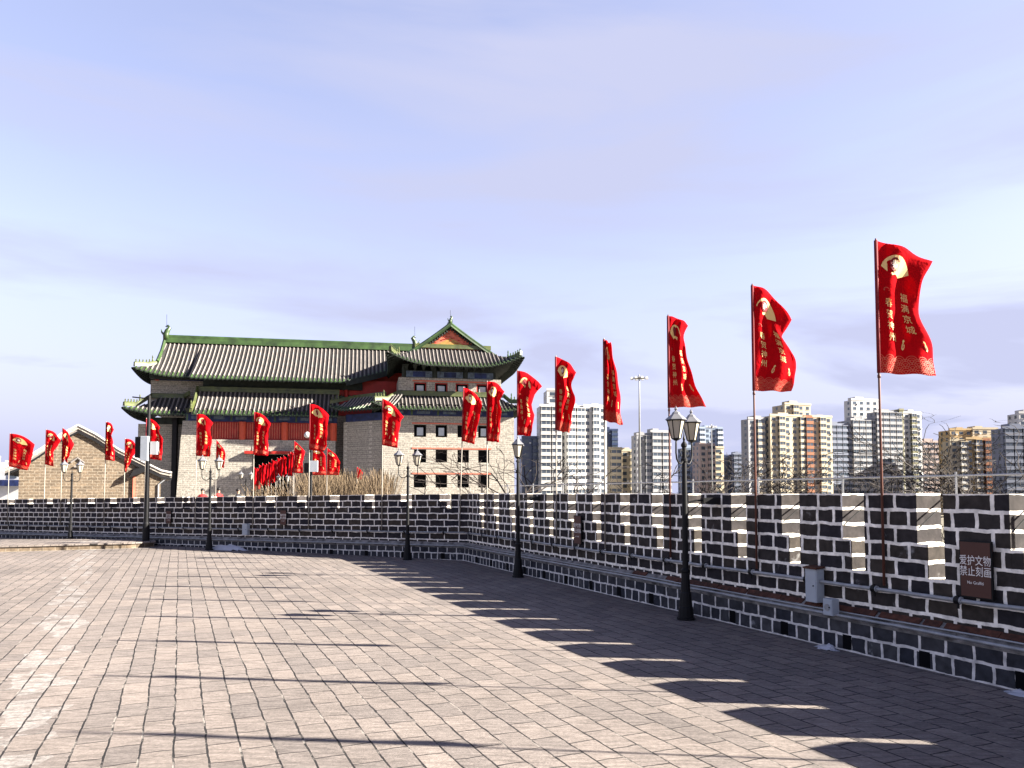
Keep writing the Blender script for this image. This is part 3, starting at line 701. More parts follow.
# ------------------------------------------------------------------ the old tower
PHI = radians(11)
TO = Vector((-9.06, 54, 0)); EX = Vector((cos(PHI), sin(PHI), 0)); EY = Vector((-sin(PHI), cos(PHI), 0))
tw = empty('gate_tower', TO, PHI, 'old pale brick tower with green-edged grey tile roofs and rows of square windows', 'tower')
def slope(e0, e1, inn, R, z0, z1, Lf=None, lift=(0, 0), liftr=2.5, sag=.35, ribs=.30, green=.5, name='roof', thick=.10, edge='green', up=1.0):
    """tiled slope: eave from e0 to e1 (xy, local), rising along inn (unit xy) over run R from z0 to z1.
    Lf(t metres)->(v0,v1) part of the run that exists there; lift = upturn at both ends"""
    e0 = Vector(e0); e1 = Vector(e1); inn = Vector(inn).normalized(); Ltot = (e1-e0).length; d = (e1-e0)/Ltot
    if Lf is None: Lf = lambda t: (0, 1)
    def zf(t, v):
        f = v*(1-sag)+sag*v*v
        z = z0+(z1-z0)*f
        q = max(0, 1-t/liftr)**2*lift[0] + max(0, 1-(Ltot-t)/liftr)**2*lift[1]
        return z + q*max(0, 1-v)**1.0
    def P(t, v, up_=0):
        out_ = (max(0, 1-t/liftr)**2*lift[0]+max(0, 1-(Ltot-t)/liftr)**2*lift[1])*.35*max(0, 1-v)
        p = e0+d*t+inn*(R*v)-inn*out_
        return (p.x, p.y, zf(t, v)+up_)
    bed = MB(); n = max(2, int(Ltot/ribs)); nv = 7
    rb = MB(); eg = MB(); sf = MB()
    ts = [Ltot*k/n for k in range(n+1)]
    for a, b in zip(ts, ts[1:]):
        A0, A1 = Lf(a); B0, B1 = Lf(b)
        if A1-A0 < .01 and B1-B0 < .01: continue
        for k in range(nv):
            va0, va1 = lerp(A0, A1, k/nv), lerp(A0, A1, (k+1)/nv); vb0, vb1 = lerp(B0, B1, k/nv), lerp(B0, B1, (k+1)/nv)
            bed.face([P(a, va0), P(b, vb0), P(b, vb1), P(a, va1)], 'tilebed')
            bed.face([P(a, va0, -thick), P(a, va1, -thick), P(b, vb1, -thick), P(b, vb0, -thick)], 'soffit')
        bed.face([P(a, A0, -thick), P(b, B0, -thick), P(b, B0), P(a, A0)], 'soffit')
    w = ribs*.23
    for k in range(n):
        t = Ltot*(k+.5)/n; v0, v1 = Lf(t)
        if v1-v0 < .03: continue
        vg = min(v1, v0+green/R)
        for (va, vb, m, mt) in ((v0-.012, vg, eg, edge), (vg, v1, rb, 'tile')):
            if vb-va < .01: continue
            st = max(2, int((vb-va)*8))
            row = []
            for q in range(st+1):
                v = lerp(va, vb, q/st); c = P(t, v); row.append([(c[0]+d.x*w*s_, c[1]+d.y*w*s_, c[2]+h_) for s_, h_ in ((-1, -.01), (-.6, .055), (0, .085), (.6, .055), (1, -.01))])
            i = len(m.v)
            for r_ in row: m.v += r_
            for q in range(st):
                for j in range(4):
                    m.f.append((i+q*5+j, i+q*5+j+1, i+q*5+j+6, i+q*5+j+5)); m.mi.append(m._m(mt))
            m.f.append((i, i+1, i+2, i+3, i+4)); m.mi.append(m._m(mt))
        # drip tile between the ribs
        if k < n-1:
            t2 = Ltot*(k+1)/n; c = P(t2, Lf(t2)[0]); s_ = ribs*.22
            eg.face([(c[0]-d.x*s_, c[1]-d.y*s_, c[2]+.01), (c[0]-inn.x*.02, c[1]-inn.y*.02, c[2]-.12), (c[0]+d.x*s_, c[1]+d.y*s_, c[2]+.01)], edge)
        # rafter ends
        c = P(t, v0); c2 = P(t, min(v1, v0+.5/R), )
        sf.tube([(c[0]+inn.x*.08, c[1]+inn.y*.08, c[2]-thick-.05), (c2[0], c2[1], c2[2]-thick-.05)], .045, 'soffit', 4)
    o = bed.build(name, parent=tw); rb.build('tile_rows', parent=o)
    eg.build('glazed_eave', parent=o); sf.build('rafters', parent=o)
    return P, o
def ridge(pts, w, h, name='ridge', mt='green', beasts=0, base=0, bead=True, parent=None):
    m = MB(); pts = [Vector(p) for p in pts]
    for a, b in zip(pts, pts[1:]):
        d = (b-a); dd = Vector((d.x, d.y, 0)); dd = dd.normalized() if dd.length > .001 else Vector((1,0,0)); n_ = Vector((-dd.y, dd.x, 0))*w/2
        a2 = a-d.normalized()*.01; b2 = b+d.normalized()*.01
        m.hexa([a2-n_+Vector((0,0,base)), b2-n_+Vector((0,0,base)), b2+n_+Vector((0,0,base)), a2+n_+Vector((0,0,base)), a2-n_*.7+Vector((0,0,h)), b2-n_*.7+Vector((0,0,h)), b2+n_*.7+Vector((0,0,h)), a2+n_*.7+Vector((0,0,h))], mt)
        if bead: m.tube([a2+Vector((0,0,h)), b2+Vector((0,0,h))], w*.45, mt, 6)
    o = m.build(name, parent=parent or tw)
    if beasts:
        L_ = [0]
        for a, b in zip(pts, pts[1:]): L_.append(L_[-1]+(b-a).length)
        for k in range(beasts):
            t = L_[-1]-.12-k*.27
            for j in range(len(pts)-1):
                if L_[j] <= t <= L_[j+1]:
                    c = pts[j].lerp(pts[j+1], (t-L_[j])/(L_[j+1]-L_[j])); s_ = .30 if k < beasts-1 else .55
                    q = MB(); q.lathe([(.05, 0), (.07, s_*.3), (.035, s_*.55), (.055, s_*.75), (.01, s_)], mt, 6, (c.x, c.y, c.z+h))
                    q.build('roof_beast', parent=o)
    return o
def finial(p, s_, flip=1):
    m = MB(); x, y, z = p
    m.tube([(x, y, z-.1), (x+.05*flip*s_, y, z+.3*s_), (x-.05*flip*s_, y, z+.6*s_), (x-.22*flip*s_, y, z+.85*s_), (x-.08*flip*s_, y, z+1.0*s_), (x+.1*flip*s_, y, z+.92*s_)], [.26*s_, .24*s_, .20*s_, .15*s_, .10*s_, .03*s_], 'green', 8)
    m.tube([(x, y, z+.8*s_), (x-.02, y, z+1.9*s_)], .012, 'black', 4)
    m.tube([(x+.14*flip*s_, y, z+.2*s_), (x+.36*flip*s_, y, z+.45*s_), (x+.42*flip*s_, y, z+.7*s_)], [.1*s_, .07*s_, .02], 'green', 6)
    return m.build('ridge_dragon', parent=tw, smooth=True)
def facade(x0, x1, y, z0, z1, holes, depth=.42, mt='tower', batter=0.):
    """wall sheet facing -y with real openings; returns nothing, builds wall + window parts"""
    xs = sorted({x0, x1, *[h[0] for h in holes], *[h[1] for h in holes]}); zs = sorted({z0, z1, *[h[2] for h in holes], *[h[3] for h in holes]})
    m = MB(); yy = lambda z: y+batter*(z-z0)/(z1-z0)
    for a, b in zip(xs, xs[1:]):
        for c, d in zip(zs, zs[1:]):
            if any(h[0] <= a+1e-6 and h[1] >= b-1e-6 and h[2] <= c+1e-6 and h[3] >= d-1e-6 for h in holes): continue
            m.face([(a, yy(c), c), (b, yy(c), c), (b, yy(d), d), (a, yy(d), d)], mt)
    for a, b, c, d in holes:
        p = [(a, yy(c), c), (b, yy(c), c), (b, yy(d), d), (a, yy(d), d)]; q = [(u, v+depth, w_) for u, v, w_ in p]
        for k in range(4): m.face([p[k], q[k], q[(k+1)%4], p[(k+1)%4]], mt)
    # solid back
    m.box(x0, x1, y+batter+depth+.03, y+batter+depth+.6, z0, z1, mt)
    for xa in (x0, x1):
        m.face([(xa, yy(z0), z0), (xa, y+batter+depth+.03, z0), (xa, y+batter+depth+.03, z1), (xa, yy(z1), z1)], mt)
    return m.build('wall', parent=tw)
def window(x0, x1, z0, z1, y, frame=None, pane='dark', lit=False):
    m = MB(); m.box(x0+.01, x1-.01, y+.34, y+.40, z0+.01, z1-.01, 'dark'); w = m.build('window', parent=tw)
    if frame:
        m = MB(); t = .09
        for b in ((x0, x1, z0, z0+t), (x0, x1, z1-t, z1), (x0, x0+t, z0+t, z1-t), (x1-t, x1, z0+t, z1-t)): m.box(b[0]+.012, b[1]-.012, y+.10, y+.2, b[2]+.012, b[3]-.012, frame)
        m.build('frame', parent=w)
    if lit:
        m = MB(); m.box(x0+.22, x1-.2, y+.22, y+.26, z0+.12, z1-.2, 'boxgrey'); m.build('pane', parent=w)
# ---- front block: lower storey with three rows of windows, upper storey with one row
def lx(px, y=0.):   # local x of an image column on the plane local y
    u = (px-512)/F; X0 = TO.x+EY.x*y; D0 = TO.y+EY.y*y
    return (u*D0-X0)/(EX.x-u*EX.y)
def lz(py, x, y): D_ = TO.y+EX.y*x+EY.y*y; return EYE+(HZ-py)/F*D_*1.004
cols = [(lx(a), lx(b)) for a, b in ((413.7, 426), (435.4, 447), (457.3, 468.8), (478, 489))]
rows = [(lz(487.5, 4, 0), lz(475, 4, 0)), (lz(462.5, 4, 0), lz(450, 4, 0)), (lz(437.3, 4, 0), lz(425, 4, 0))]
FX1 = lx(514)
holes = [(a, b, c, d) for a, b in cols for c, d in rows]
facade(0, FX1, -.25, -2, 7.15, holes, batter=.25)
m = MB(); m.hexa([(.02,.40,-2),(FX1,.40,-2),(FX1,22,-2),(.02,22,-2),(.02,.65,7.15),(FX1-.1,.65,7.15),(FX1-.1,22,7.15),(.02,22,7.15)], 'tower'); m.build('wall', parent=tw)
for ci, (a, b) in enumerate(cols):
    for ri, (c, d) in enumerate(rows):
        yb = -.25+.25*((c+d)/2+2)/9.15-.02
        window(a, b, c, d, yb, None, lit=(ri == 2 and ci in (0, 1, 3)))
for c, d in rows:
    yb = -.25+.25*(d+2)/9.15
    m = MB(); m.box(cols[0][0]-.15, cols[3][1]+.15, yb-.03, yb+.05, d+.05, d+.14, 'redline'); m.build('lintel_strip', parent=tw)
m = MB(); m.box(.0, FX1-.1, -.32, -.1, .95, 1.08, 'tower'); m.build('string_course', parent=tw)
# painted frieze under the lower eave
def frieze(x0, x1, y, z0, z1, n, name='painted_frieze'):
    m = MB(); m.box(x0, x1, y, y+.5, z0, z1, 'blue'); f = m.build(name, parent=tw)
    m = MB(); w_ = (x1-x0)/n
    for k in range(n):
        a = x0+w_*k
        m.box(a+w_*.25, a+w_*.75, y-.012, y+.02, z0+(z1-z0)*.3, z0+(z1-z0)*.7, 'bluelt'); m.box(a+w_*.02, a+w_*.10, y-.012, y+.02, z0+.05, z1-.05, 'green')
    m.build('painted_panel', parent=f)
    m = MB(); k = x0+.15
    while k < x1-.1:
        m.hexa([(k-.05,y-.05,z1),(k+.05,y-.05,z1),(k+.05,y+.1,z1),(k-.05,y+.1,z1),(k-.17,y-.42,z1+.34),(k+.17,y-.42,z1+.34),(k+.17,y+.1,z1+.34),(k-.17,y+.1,z1+.34)], 'soffit'); k += .62
    m.build('bracket_set', parent=f)
frieze(.0, FX1-.05, -.05, 7.15, 7.60, 5)
UX0, UX1 = lx(398, .85), lx(501, .85)
ez = lz(409, 4, -.9)
hipL = lambda Lt, R: (lambda t: (0, max(.0, min(1, min(t/R, (Lt-t)/R)))))
ex0, ex1 = -.75, FX1+.75
tz_ = lz(396.3, 4, .8)
P1, _ = slope((ex0, -.95), (ex1, -.95), (0, 1), 1.8, ez, tz_, (lambda t: (0, max(0, min(1, t/1.8, (ex1-ex0-t)/1.8)))), (.42, .42), 1.8, green=.35, ribs=.27)
slope((ex0, 20), (ex0, -.95), (1, 0), 1.8, ez, tz_, (lambda t: (0, max(0, min(1, (20.95-t)/1.8)))), (0, .42), 1.8, green=.35, ribs=.27)
slope((ex1, -.95), (ex1, 20), (-1, 0), 1.8, ez, tz_, (lambda t: (0, max(0, min(1, t/1.8)))), (.42, 0), 1.8, green=.35, ribs=.27)
ridge([(UX0-.1, .78, tz_), (UX1+.1, .78, tz_)], .2, .28, 'wall_ridge', 'greenl')
ridge([(UX0-.2, .75, tz_), (ex0+1.0, .05, ez+.62), (ex0+.1, -.85, ez+.5)], .18, .22, 'hip_ridge', 'greenl', 4)
ridge([(UX1+.2, .75, tz_), (ex1-1.0, .05, ez+.62), (ex1-.1, -.85, ez+.5)], .18, .22, 'hip_ridge', 'green', 5)
# upper storey
uc = [(lx(a, .85), lx(b, .85)) for a, b in ((413.3, 426), (434.5, 447.3), (455.3, 468.3), (476.3, 488.5))]
uz = (lz(392.7, 4, .85), lz(382.7, 4, .85)); UT = lz(378, 4, .85)
facade(UX0, UX1, .85, tz_-.6, UT, [(a, b, *uz) for a, b in uc], depth=.42)
for a, b in uc: window(a, b, uz[0], uz[1], .83, 'red', lit=True)
m = MB(); m.box(uc[0][0]-.1, uc[3][1]+.25, .80, .88, uz[1]+.06, uz[1]+.15, 'redline'); m.build('lintel_strip', parent=tw)
m = MB(); m.box(UX0+.01, UX1-.01, 1.25, 20, tz_-.6, UT, 'tower'); m.build('wall', parent=tw)
FT = lz(370.5, 4, .85)
def frieze_bays(x0, x1, y, z0, z1, n):
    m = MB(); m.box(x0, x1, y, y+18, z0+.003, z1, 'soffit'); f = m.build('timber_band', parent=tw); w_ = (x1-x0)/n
    for k in range(n):
        a = x0+w_*k
        m = MB(); m.box(a+w_*.08, a+w_*.92, y-.03, y+.05, z0+.04, z1-.06, 'bluelt'); m.box(a+w_*.3, a+w_*.7, y-.045, y-.02, z0+.08, z1-.1, 'blue'); m.build('painted_panel', parent=f)
        m = MB(); m.lathe([(.13, z0), (.13, z1+.4)], 'soffit', 10, (a, y-.02, 0)); m.build('post', parent=f)
    m = MB(); k = x0+.2
    while k < x1:
        m.hexa([(k-.05,y-.05,z1),(k+.05,y-.05,z1),(k+.05,y+.1,z1),(k-.05,y+.1,z1),(k-.17,y-.5,z1+.36),(k+.17,y-.5,z1+.36),(k+.17,y+.1,z1+.36),(k-.17,y+.1,z1+.36)], 'soffit'); k += .62
    m.build('bracket_set', parent=f)
frieze_bays(UX0+.35, UX1-.4, .95, UT, FT, 3)
# hip-and-gable roof, gable towards the viewer
Z0 = lz(365, 4, -.5); GX0, GX1 = lx(386.5, -.7)+.15, lx(523, -.7)-.15
GB = lz(349, 4.7, 1.6); AP = lz(327, 4.7, 1.6); AX = lx(449.5, 1.6)
Rf = 2.1; Wt = GX1-GX0
half = (GX1-GX0)/2
Pf, _ = slope((GX0, -.7), (GX1, -.7), (0, 1), Rf, Z0, GB, (lambda t: (0, max(0, min(1, t/Rf, (Wt-t)/Rf)))), (.78, .78), 3.2, green=.35, ribs=.27, sag=.25)
def mainL(t, total, front):   # side slopes: cut by the hip near the front
    d_ = (total-t) if front == 'end' else t
    return (0, max(0, min(1, d_/half if d_ < Rf else 1)))
RL = 21.
# the side slopes rise to the ridge
slope((GX0, RL), (GX0, -.7), (1, 0), AX-GX0, Z0, AP, (lambda t: (0, (RL+.7-t)/(AX-GX0) if (RL+.7-t) < Rf else 1)), (0, .78), 3.2, ribs=.30, sag=.15)
slope((GX1, -.7), (GX1, RL), (-1, 0), GX1-AX, Z0, AP, (lambda t: (0, t/(GX1-AX) if t < Rf else 1)), (.78, 0), 3.2, ribs=.30, sag=.15)
def sidez(x):
    R_ = AX-GX0 if x < AX else GX1-AX; v = (x-GX0)/R_ if x < AX else (GX1-x)/R_
    return Z0+(AP-Z0)*(v*(1-.15)+.15*v*v)
gy = 1.36
m = MB(); xs = [AX+(k/12)*(GX1-Rf*.98-AX) for k in range(13)]; xl = [AX-(k/12)*(AX-GX0-Rf*.98) for k in range(13)][::-1]
prof = [(x, sidez(x)-.12) for x in xl[:-1]+xs]
m.face([(prof[0][0], gy, GB-.1)] + [(x, gy, max(GB-.1, z)) for x, z in prof][::1] + [(prof[-1][0], gy, GB-.1)], 'coralg')
m.f[-1] = m.f[-1][::-1]
gb = m.build('gable_board', parent=tw)
m = MB(); kx = lambda f_: AX+f_
m.face([(kx(-1.4), gy-.012, GB+.12), (kx(1.4), gy-.012, GB+.12), (kx(0), gy-.012, GB+.8)], 'yellow'); m.build('gilded_relief', parent=gb)
m = MB(); random.seed(3)
for k in range(60):
    fx = random.uniform(-2.1, 2.1); zmax = (AP-GB)*(1-abs(fx)/2.6)-.25
    if zmax < .15: continue
    zz = GB+random.uniform(.12, max(.13, zmax)); m.tube([(AX+fx-.05, gy-.02, zz), (AX+fx+.05, gy-.02, zz+.03)], .03, 'red' if abs(fx) < 1.2 else 'yellow', 5)
m.build('relief_studs', parent=gb)
# verge ridges sweeping down to the eave corners, dentil band below
for sx_, xe in ((-1, GX0), (1, GX1)):
    pts = []
    for k in range(11):
        x = AX+(xe-AX)*k/10*.74; pts.append((x, gy-.12, sidez(x)+.02))
    ridge(pts, .34, .17, 'verge_ridge', 'green')
    m = MB()
    for k in range(16):
        x = AX+(xe-AX)*(.02+k/16*.62); m.box(x-.05, x+.05, gy-.16, gy-.02, sidez(x)-.22, sidez(x)-.06, 'soffit')
    m.build('verge_dentils', parent=gb)
    x_a = pts[-1]; tipx = xe-sx_*.02
    hp = [x_a, (lerp(x_a[0], tipx, .35), .55, Z0+.62), (lerp(x_a[0], tipx, .7), -.1, Z0+.68), (tipx, -.85, Z0+.86)]
    ridge(hp, .24, .24, 'hip_ridge', 'greenl' if sx_ < 0 else 'green', 6)
ridge([(GX0+Rf*.9, gy-.08, GB), (GX1-Rf*.9, gy-.08, GB)], .22, .22, 'gable_ridge', 'greenl')
ridge([(AX, gy-.1, AP), (AX, RL, AP)], .34, .42, 'ridge', 'green')
finial((AX, gy-.05, AP+.3), .5, -1)

# ---- main wing running to the left
BR, BE = 7.2, 4.0
bx0 = lx(162, BR); RZ1 = lz(342.5, bx0+1, BR)
EXL = lx(131.5, BE); ZE = lz(375.5, -15.5, BE)
CX0, CX1 = lx(187, 3.), lx(345, 3.)
CE = 2.9; ZC = lz(379.5, -8, CE)
# slope of the whole roof from eave of the centre part to the ridge
Rr = BR-CE
def fr(t):
    x = CX0+t
    if x <= CX1: return (0, 1)
    return (min(1, (x-CX1)/(AX-.6-CX1)*.93), 1)
PB, _ = slope((CX0, CE), (AX+.0, CE), (0, 1), Rr, ZC, RZ1, fr, (.05, 0), 1.5, ribs=.30, sag=.30, green=.4)
zb = ZC+(RZ1-ZC)*(((BE-CE)/Rr)*.7+.3*((BE-CE)/Rr)**2)
Rl = BR-BE; hipx = bx0
PL, _ = slope((EXL, BE), (CX0, BE), (0, 1), Rl, ZE, RZ1, (lambda t: (0, max(0, min(1, t/Rl*1.0)) if EXL+t < hipx else 1)), (.55, 0), 3.0, ribs=.30, sag=.30, green=.4)
slope((EXL, 2*BR-BE), (EXL, BE), (1, 0), hipx-EXL, ZE, ZE+1.35, (lambda t: (0, max(0, min(1, t/(hipx-EXL), (2*(BR-BE)-t)/(hipx-EXL))))), (.55, .55), 3.0, ribs=.30, green=.4)
slope((AX, 2*BR-BE+1), (hipx, 2*BR-BE+1), (0, -1), Rl+1, ZE, RZ1, None, (0, .3), 3.0, ribs=.6, sag=.30)
m = MB(); m.face([(hipx-.05, BE+1.2, ZE+1.0), (hipx-.05, BR, RZ1-.1), (hipx-.05, 2*BR-BE-1.2, ZE+1.0)], 'coralg'); m.build('gable_board', parent=tw)
ridge([(hipx-.1, BR, RZ1), (AX, BR, RZ1)], .34, .46, 'ridge', 'green')
finial((hipx+.1, BR, RZ1+.35), .95, -1)
finial((lx(414, BR), BR, RZ1+.3), .9, 1)
ridge([(hipx-.02, BR, RZ1-.02), (hipx-.02, BR-.8, RZ1-1.0), (hipx-.02, BE+1.2, ZE+1.0)], .3, .2, 'verge_ridge', 'green')
ridge([(hipx-.1, BE+1.2, ZE+.95), (lerp(hipx, EXL, .45), BE+.55, ZE+.72), (EXL+.05, BE-.15, ZE+.62)], .22, .22, 'hip_ridge', 'greenl', 6)
# edge board where the centre roof is cut
m = MB()
for k in range(14):
    xa = CX1+(AX-.6-CX1)*k/14; xb = CX1+(AX-.6-CX1)*(k+1)/14
    a = PB(xa-CX0, fr(xa-CX0)[0]); b = PB(xb-CX0, fr(xb-CX0)[0])
    m.hexa([(a[0],a[1]-.12,a[2]-.32),(b[0],b[1]-.12,b[2]-.32),(b[0],b[1]-.02,b[2]-.32),(a[0],a[1]-.02,a[2]-.32),(a[0],a[1]-.12,a[2]+.1),(b[0],b[1]-.12,b[2]+.1),(b[0],b[1]-.02,b[2]+.1),(a[0],a[1]-.02,a[2]+.1)], 'soffit')
m.build('edge_board', parent=tw)
# upper red wall under the centre roof and the link to the front block
m = MB(); m.box(CX0+.9, UX0+.5, 4.6, 5.0, 7.5, ZC+.35, 'red')
m.box(CX1+.3, UX0+.5, 5.5, 5.9, 7.5, ZC+1.15, 'red'); m.build('red_wall', parent=tw)
m = MB(); m.box(CX0+.7, CX1+1.2, 4.3, 4.62, ZC-.42, ZC+.25, 'soffit'); m.build('beam', parent=tw)
for k in range(6):
    x = lerp(CX0+1.1, CX1, k/5); m = MB(); m.lathe([(.14, 8.2), (.14, ZC+.2)], 'red', 10, (x, 4.45, 0)); m.build('post', parent=tw)
# left end, upper storey
UL0 = lx(148.5, 5.3); m = MB(); ztop = lz(380.3, -16, 5.3)
m.box(UL0, CX0+1.0, 5.3, 9, 7.5, ztop, 'tower'); m.build('wall', parent=tw)
m = MB(); m.box(UL0+.35, CX0+1, 5.22, 5.6, ztop+.003, ZE-.1, 'blue'); m.box(UL0+1.2, UL0+2.0, 5.2, 5.25, ztop+.15, ztop+.45, 'bluelt'); m.box(UL0+.35, UL0+.6, 5.15, 5.25, ztop+.02, ZE-.2, 'redcol'); m.box(UL0+.05, CX0+.9, 4.7, 5.6, ZE-.1, ZE+.18, 'soffit'); m.build('painted_frieze', parent=tw)
# ---- lower roofs of the wing
LXT, LXR = lx(190, 3.8), lx(338, 3.)
ZL1 = lz(392.5, -9, 3.9); ZL0 = lz(414.5, -9, 1.9)
slope((lx(190, 1.9), 1.9), (LXR, 1.9), (0, 1), 2.1, ZL0, ZL1, None, (0, 0), 2, ribs=.30, sag=.3, green=.4)
ridge([(lx(190, 1.9), 4.0, ZL1), (LXR, 4.0, ZL1)], .22, .30, 'wall_ridge', 'greenl')
ridge([(lx(190, 1.9)-.05, 3.95, ZL1+.1), (lx(190, 1.9)-.05, 2.9, lerp(ZL0, ZL1, .42)), (lx(190, 1.9)-.05, 1.9, ZL0+.1)], .2, .22, 'verge_ridge', 'greenl', 1)
LE0 = lx(121.5, 3.3); ZLL0, ZLL1 = lz(414, -16, 3.4), lz(398, -16, 5.2)
slope((LE0, 3.4), (lx(191, 2.6), 3.0), (.0, 1), 1.9, ZLL0, ZLL1, (lambda t: (0, max(0, min(1, t/1.9)))), (.45, 0), 3., ribs=.30, green=.4)
slope((LE0, 9), (LE0, 3.4), (1, 0), 1.9, ZLL0, ZLL1, (lambda t: (0, max(0, min(1, (5.6-t)/1.9)))), (0, .45), 3., ribs=.30, green=.4)
ridge([(UL0+.1, 5.2, ZLL1+.02), (lerp(UL0, LE0, .5), 4.3, ZLL0+.62), (LE0+.05, 3.25, ZLL0+.52)], .2, .22, 'hip_ridge', 'greenl', 6)
ridge([(UL0+.1, 5.22, ZLL1), (lx(183, 5.2), 5.1, ZLL1), (lx(188, 4.4), 4.2, ZLL1+.12)], .2, .26, 'wall_ridge', 'greenl')
# ---- porch wall: stone below, red panels above
SX0 = lx(180, 2.7); PZ0, PZ1, PZ2 = lz(440, -9, 2.7), lz(422, -9, 2.7), lz(414, -9, 2.7)
dx0, dx1 = lx(252, 2.7), lx(290, 2.7); dz = lz(454, -8, 2.7)
m = MB()
m.hexa([(SX0-.35,2.45,-2),(dx0,2.45,-2),(dx0,4,-2),(SX0-.35,4,-2),(SX0,2.7,PZ0),(dx0,2.7,PZ0),(dx0,4,PZ0),(SX0,4,PZ0)], 'tower')
m.hexa([(dx1,2.45,-2),(LXR-.2,2.45,-2),(LXR-.2,4,-2),(dx1,4,-2),(dx1,2.7,PZ0),(LXR-.2,2.7,PZ0),(LXR-.2,4,PZ0),(dx1,4,PZ0)], 'tower')
m.hexa([(dx0,2.61,dz),(dx1,2.61,dz),(dx1,4,dz),(dx0,4,dz),(dx0,2.7,PZ0),(dx1,2.7,PZ0),(dx1,4,PZ0),(dx0,4,PZ0)], 'tower')
m.hexa([(SX0,2.7,PZ0),(lx(197,2.7),2.7,PZ0),(lx(197,2.7),4,PZ0),(SX0,4,PZ0),(SX0+.1,2.72,PZ1),(lx(197,2.7),2.72,PZ1),(lx(197,2.7),4,PZ1),(SX0+.1,4,PZ1)], 'tower')
m.build('porch_wall', parent=tw)
m = MB(); m.box(dx0-.3, dx1+.3, 3.9, 4.0, -2, dz+.2, 'dark'); dr = m.build('doorway', parent=tw)
m = MB(); m.box(dx0-.5, dx1+.4, 2.3, 2.62, dz-.02, dz+.18, 'red'); m.build('lintel', parent=dr)
m = MB(); xa, xb = lx(197, 2.9), LXR-.2
m.box(xa, xb, 3.0, 3.2, PZ0, PZ1, 'red'); pn = m.build('red_panel_wall', parent=tw)
m = MB(); k = xa+.1
while k < xb-.05: m.box(k, k+.05, 2.96, 3.0, PZ0+.12, PZ1-.05, 'redline'); k += .17
m.build('lattice', parent=pn)
for px in (241.5, 284, 333):
    m = MB(); m.lathe([(.24, PZ0), (.24, PZ1)], 'redcol', 12, (lx(px, 2.85), 2.9, 0)); m.build('column', parent=tw, smooth=False)
frieze(xa-.8, xb+.1, 2.8, PZ1, PZ2-.05, 7)
# left end, lower storey
m = MB(); m.box(lx(137, 5), SX0+.1, 5.0, 10, -2, lz(424, -17, 5), 'tower'); m.build('wall', parent=tw)
m = MB(); m.box(lx(150, 4.9), SX0+.1, 4.9, 5.4, lz(424, -17, 5)+.003, ZLL0-.1, 'soffit'); m.build('beam', parent=tw)
m = MB(); m.box(lx(171, 4.4), lx(175.5, 4.4), 4.4, 4.9, -2, ZLL0-.15, 'black'); m.build('downpipe_or_shade_strip', parent=tw)  # black strip painting in the shade of the wall corner
# ---- angled bay between porch and front block, with its own small roof
def TL(px, D):    # tower-local point from column and depth
    v = Vector((wx(px, D), D, 0))-TO; return (v.dot(EX), v.dot(EY))
a, b = TL(343, 56.2), TL(384, 54.3)
bz = lz(421, -2, 1.5)
m = MB(); m.prism([a, b, (b[0]+.3, b[1]+4), (a[0]+.3, a[1]+5)], -2, bz, 'tower'); m.build('bay_wall', parent=tw)
m = MB(); m.prism([(a[0]+.15,a[1]-.08), (b[0], b[1]-.08), (b[0]+.3, b[1]+3), (a[0]+.3, a[1]+4)], bz+.003, bz+.55, 'blue'); m.build('painted_frieze', parent=tw)
c, d = TL(329, 55.3), TL(392, 52.9)
ln_ = (Vector(d)-Vector(c)).normalized(); nn = (-ln_.y, ln_.x)
tot = (Vector(d)-Vector(c)).length
slope(c, d, nn, 1.3, lz(408.5, -2, .3), lz(396.5, -2, 1.4), (lambda t: (0, max(0, min(1, t/1.0)))), (.35, 0), 1.5, ribs=.27, green=.35)
v0 = Vector(c)+Vector(nn)*1.3
ridge([(v0.x+.9, v0.y+.2, lz(396.5, -2, 1.4)), (v0.x+ln_.x*tot*.72, v0.y+ln_.y*tot*.72, lz(396.5, -2, 1.4))], .2, .24, 'wall_ridge', 'greenl')
ridge([(v0.x+.9, v0.y, lz(396.5, -2, 1.4)), (c[0]+.05, c[1], lz(408.5, -2, .3)+.5)], .18, .2, 'hip_ridge', 'greenl', 3)
# dark green link roof climbing to the front block
slope((lx(338, 4.4), 4.4), (lx(384, 4.4), 4.4), (0, 1), 1.6, ZL1-.1, ZL1+1.0, None, (0, .3), 2, ribs=.3, edge='green', green=1.6)
m = MB(); m.box(lx(318, 4.6), 0.6, 4.7, 6.5, -2, ZL1+.2, 'tower'); m.build('wall', parent=tw)

# ------------------------------------------------------------------ gabled brick building at the left
D = 34.
HA = radians(27)
def gx(px):
    u = (px-512)/F; X0, D0 = wx(77, D), D
    return wx(77, D) + (u*D0-X0)/(cos(HA)-u*sin(HA))
def gz2(px, py): return wz(py, D+(gx(px)-gx(77))*sin(HA))
gz = lambda py: wz(py, D)
gbld = empty('gabled_house', (gx(77), D, 0), HA, 'tan brick building with a plain gable end behind the far parapet at the left', 'house')
ox = gx(77)
apx = [(gx(a_)-ox, gz2(a_, b_)) for a_, b_ in ((19, 469), (40, 456), (60, 441), (77, 432), (95, 441), (118, 456), (140, 467), (161, 477))]
m = MB(); i = 0
pr = [(apx[0][0], -1)] + apx + [(apx[-1][0], -1)]
n_ = len(pr); m._m('gable')
m.v = [(x, 0, z) for x, z in pr]+[(x, 9, z) for x, z in pr]
m.f.append(tuple(range(n_))); m.f.append(tuple(range(n_, 2*n_))[::-1]); m.mi += [0, 0]
for k in range(n_): m.f.append((k, k+n_, (k+1)%n_+n_, (k+1)%n_)); m.mi.append(0)
m.build('wall', parent=gbld)
m = MB()
